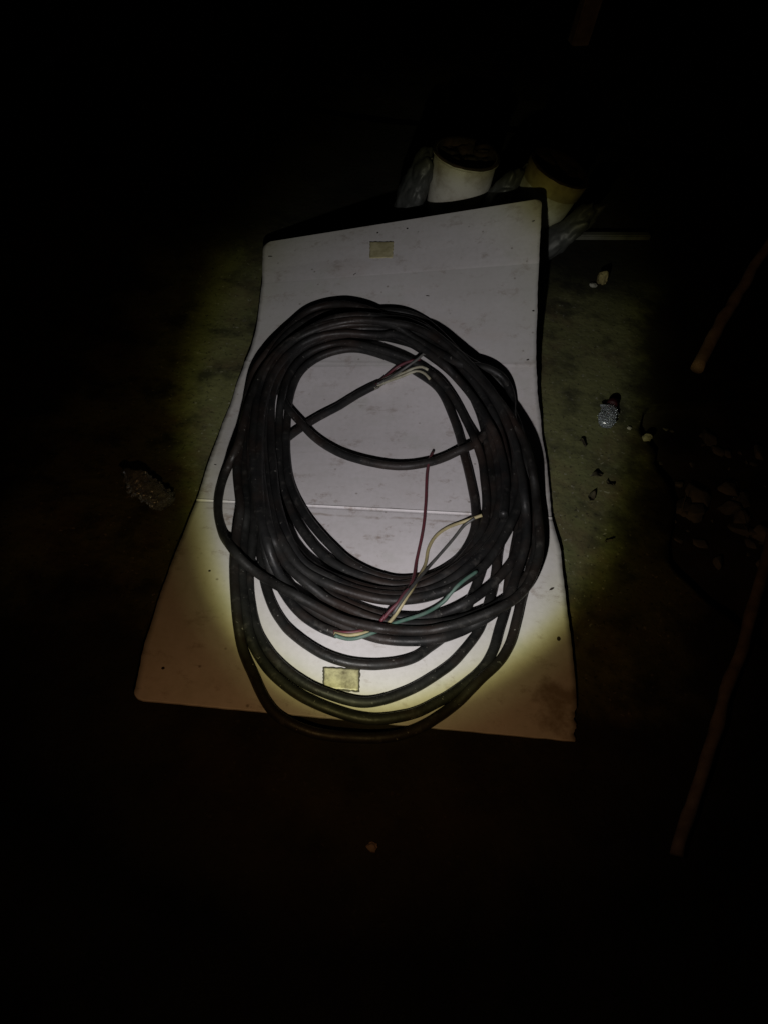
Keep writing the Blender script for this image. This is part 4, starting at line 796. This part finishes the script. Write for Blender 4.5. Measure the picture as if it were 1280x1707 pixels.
bucket((.045, 2.055, .105), (.0, .04, .35), .074, .088, .222, M_BUCKET, None, 'left white bucket half full of dried muck, a small ring lying in it', True)
bucket((.243, 2.045, .10), (.06, .24, .2), .068, .084, .247, M_BUCKET2, M_BAND, 'right bucket with a broad yellowed rim band, leaning to the right')


def bag(centre, size, rot, label, seed, name='plastic_bag', m=M_BAG):
    """crumpled, slumped thin-walled bag"""
    bm = bmesh.new()
    bmesh.ops.create_icosphere(bm, subdivisions=5, radius=1.0)
    for v in bm.verts:
        p = v.co.copy()
        n = noise.fractal(p * 1.6 + Vector((seed, 0, 0)), 1.0, 2.0, 5)
        rdg = abs(noise.noise(p * 1.9 + Vector((0, seed, 0))))
        rdg2 = abs(noise.noise(p * 4.2 + Vector((0, 0, seed))))
        w = Vector((p.x * size[0], p.y * size[1], p.z * size[2])) * 22
        n = noise.fractal(w * .8 + Vector((seed, 0, 0)), 1.0, 2.0, 3)
        rdg = abs(noise.noise(w + Vector((0, seed, 0)))) - .2
        rdg2 = abs(noise.noise(w * 2.3 + Vector((0, 0, seed)))) - .2
        p = p * (1 + .16 * n + .30 * rdg + .12 * rdg2)
        v.co = Vector((p.x * size[0], p.y * size[1], p.z * size[2]))
    me = bpy.data.meshes.new(name)
    bm.to_mesh(me)
    bm.free()
    o = link(name, me, m)
    o.location = centre
    o.rotation_euler = rot
    me.polygons.foreach_set('use_smooth', [True] * len(me.polygons))
    tag(o, label, 'plastic bag', 'crumpled grey bags around the buckets')
    return o


bag((-.070, 2.045, .215), (.036, .06, .105), (0, .25, .2), 'crumpled grey plastic bag left of the white bucket', 1.3)
bag((.155, 2.025, .225), (.034, .045, .105), (0, .42, -.2), 'crumpled grey plastic bag wedged between the two buckets', 4.1)
bag((.338, 1.965, .185), (.032, .04, .14), (0, .66, .1), 'grey plastic bag slumped against the right side of the leaning bucket', 7.7)

# ---------------------------------------------------------------- small litter on the ground


def crushed_bottle(loc, rot, scale, label, cap):
    root = empty('plastic_bottle', loc, rot)
    tag(root, label, 'plastic bottle', 'crushed clear plastic bottles on the floor')
    R, Lh = .030 * scale, .125 * scale

    def crush(p):
        q = p.copy()
        n = noise.fractal(Vector((p.x * 60, p.y * 60, p.z * 45 + loc[0] * 50)), 1.0, 2.0, 3)
        d = abs(noise.noise(Vector((p.x * 34, p.y * 34, p.z * 70 + 5 + loc[0] * 9)))) + .25 * abs(noise.noise(Vector((p.x * 70, p.y * 70, p.z * 90))))
        k = 1 + .30 * n - .35 * d
        q.x *= k
        q.y *= k * .62
        return q
    prof = [(.0005, 0), (R * .8, .002)] + [(R * (1 + .09 * math.sin(z * 520 / scale)), z) for z in np.linspace(.006, Lh * .72, 60)]
    prof += [(R * .85, Lh * .79), (R * .55, Lh * .88), (R * .42, Lh * .92), (R * .42, Lh)]
    V, F = lathe(prof, 44, crush)
    link('body', mesh_from('body', V, F), M_CLEAR, root)
    if cap:
        V, F = lathe([(.0005, Lh * .90), (R * .60, Lh * .90), (R * .64, Lh * .93), (R * .64, Lh * 1.04), (R * .56, Lh * 1.07), (.0005, Lh * 1.07)], 28)
        link('cap', mesh_from('cap', V, F), M_CAP, root)
    return root


def lay(x, y, dz=0.0):
    return (x, y, gz(x, y) + dz)


def flat_rot(a, b, roll):
    d = Vector((b[0] - a[0], b[1] - a[1], .0)).normalized()
    q = d.to_track_quat('Z', 'Y')
    return (q @ Matrix.Rotation(roll, 3, 'Z').to_quaternion()).to_euler()


crushed_bottle(lay(-.432, .938, .018), flat_rot((-.432, .938), (-.555, 1.018), .3), 1.0, 'crushed clear plastic bottle lying on the floor left of the board', False)
crushed_bottle(lay(.456, 1.318, .014), flat_rot((.456, 1.318), (.480, 1.41), .2), .66, 'small crushed clear bottle with a dark red cap right of the board', True)


def lump(name, x, y, size, label, cat, group, m, seed, dz=0.0, sub=3, rot=0.0):
    bm = bmesh.new()
    bmesh.ops.create_icosphere(bm, subdivisions=sub, radius=1.0)
    for v in bm.verts:
        p = v.co.copy()
        n = noise.fractal(p * 1.1 + Vector((seed * 3.7, 0, 0)), 1.0, 2.0, 4)
        # chipped flat faces
        c = noise.cell(p * 1.4 + Vector((seed, seed, 0)))
        v.co = p * (1 + .35 * n + .10 * c)
        v.co.x *= size[0]
        v.co.y *= size[1]
        v.co.z *= size[2]
    me = bpy.data.meshes.new(name)
    bm.to_mesh(me)
    bm.free()
    o = link(name, me, m)
    o.location = lay(x, y, size[2] * .45 + dz)
    o.rotation_euler = (0, 0, rot)
    tag(o, label, cat, group)
    return o


lump('scrap', .478, 1.905, (.013, .020, .020), 'small upright yellow scrap beyond the right edge of the board', 'scrap', None, M_SCRAP, 3, .008)
lump('scrap', .455, 1.885, (.010, .008, .005), 'tiny grey scrap beside the yellow one', 'scrap', None, M_WHITE, 9)
lump('plaster_chip', .556, 1.315, (.011, .009, .007), 'pale plaster chip at the broken edge of the concrete', 'stone', None, M_WHITE, 5)
lump('plaster_chip', .517, 1.338, (.005, .004, .003), 'tiny pale chip between the capped bottle and the concrete edge', 'stone', None, M_WHITE, 6)
lump('plaster_chip', .067, .345, (.009, .007, .006), 'small pale reddish chip alone in the dark in front of the board', 'stone', None, M_WOOD, 8)


def rubble(x, y, size, rot, seed):
    """one broken stone: the chipped convex hull of a few random points"""
    r2 = random.Random(seed)
    bm = bmesh.new()
    for _ in range(15):
        d = Vector((r2.gauss(0, 1), r2.gauss(0, 1), r2.gauss(0, 1))).normalized() * r2.uniform(.75, 1.0)
        bm.verts.new((d.x * size[0], d.y * size[1], d.z * size[2]))
    g = bmesh.ops.convex_hull(bm, input=bm.verts[:])
    bmesh.ops.delete(bm, geom=[e for e in g['geom_interior'] if isinstance(e, bmesh.types.BMVert)], context='VERTS')
    bmesh.ops.bevel(bm, geom=bm.edges[:], offset=min(size) * .07, segments=1, affect='EDGES')
    me = bpy.data.meshes.new('rubble_stone')
    bm.to_mesh(me)
    bm.free()
    o = link('rubble_stone', me, M_STONE)
    o.location = (x, y, gz(x, y) - .03 + size[2] * .6)
    o.rotation_euler = (r2.uniform(-.4, .4), r2.uniform(-.4, .4), rot)
    tag(o, 'rough broken stone in the rubble beside the broken concrete edge', 'stone', 'rubble stones right of the concrete')


for k in range(70):
    y = 1.00 + .40 * rnd.random()
    x = .585 + .30 * rnd.random()
    a = .007 + .026 * rnd.random() ** 1.9
    rubble(x, y, (a * rnd.uniform(.8, 1.4), a * rnd.uniform(.7, 1.2), a * rnd.uniform(.5, .9)), rnd.uniform(0, 6), k + 11)

for k, (x, y, a, rz) in enumerate(((.432, 1.165, .016, .5), (.458, 1.145, .012, 2.0), (.418, 1.10, .018, 1.2), (.447, .99, .008, .2), (.405, 1.255, .010, 2.5))):
    V, F = [], []
    n = 8
    for j in range(n + 1):
        t = j / n
        w = a * .42 * math.sin(math.pi * min(1, t * .97 + .03)) ** .8
        for s in (-1, 0, 1):
            V.append((a * (t * 2 - 1), s * w, .003 + .004 * abs(s) + .004 * math.sin(t * 5 + k)))
    for j in range(n):
        for s in range(2):
            F.append((j * 3 + s, j * 3 + s + 1, j * 3 + s + 4, j * 3 + s + 3))
    o = link('dry_leaf', mesh_from('dry_leaf', V, F), M_LEAF)
    md = o.modifiers.new('thick', 'SOLIDIFY')
    md.thickness = .0008
    o.location = lay(x, y, .004)
    o.rotation_euler = (.1, .05, rz)
    tag(o, 'dark curled dry leaf on the mossy concrete right of the board', 'leaf', 'dry leaves right of the board')


def stick(pts, r0, r1, label, seed, m=M_WOOD):
    P = catmull(np.array(pts, float), False, 10)
    for i in range(len(P)):
        P[i] += .006 * np.array([noise.noise(Vector((i * .25, seed, 0))), noise.noise(Vector((i * .25, seed, 5))), .4 * noise.noise(Vector((i * .25, seed, 9)))])
    rad = np.linspace(r0, r1, len(P)) * np.array([1 + .16 * noise.noise(Vector((i * .5, seed, 2))) for i in range(len(P))])
    V, F = tube(P, rad, False, 12, .14, seed)
    o = link('stick', mesh_from('stick', V, F), m)
    tag(o, label, 'stick')


stick([lay(.695, 1.573, .02), lay(.77, 1.75, .045), lay(.86, 1.94, .075), lay(.99, 2.20, .13)], .016, .013, 'brown stick lying on the ground at the upper right, beyond the rubble', 3, M_WOOD2)
stick([lay(.518, .402, .014), lay(.60, .60, .016), lay(.70, .84, .015), lay(.79, 1.07, .02), lay(.86, 1.24, .03)], .010, .012, 'long thin brown stick lying on the ground at the lower right, in the dark', 8)

# pale batten on the ground behind the sheet, and a far post
bm = bmesh.new()
bmesh.ops.create_cube(bm, size=1.0)
bmesh.ops.scale(bm, vec=(.30, .022, .016), verts=bm.verts)
bmesh.ops.bevel(bm, geom=bm.edges[:], offset=.003, segments=2, affect='EDGES')
me = bpy.data.meshes.new('batten')
bm.to_mesh(me)
bm.free()
o = link('batten', me, M_BATTEN)
o.location = lay(.49, 2.135, .009)
o.rotation_euler = (0, 0, .30)
tag(o, 'short grey wooden batten on the ground right of the leaning bucket', 'batten')

bm = bmesh.new()
bmesh.ops.create_cube(bm, size=1.0)
bmesh.ops.scale(bm, vec=(.075, .06, 1.6), verts=bm.verts)
bmesh.ops.bevel(bm, geom=bm.edges[:], offset=.006, segments=2, affect='EDGES')
me = bpy.data.meshes.new('post')
bm.to_mesh(me)
bm.free()
o = link('post', me, M_WOOD2)
o.location = (.50, 3.72, gz(.5, 3.72) + .76)
o.rotation_euler = (0, .04, .3)
tag(o, 'upright wooden post barely visible in the dark beyond the buckets', 'post')
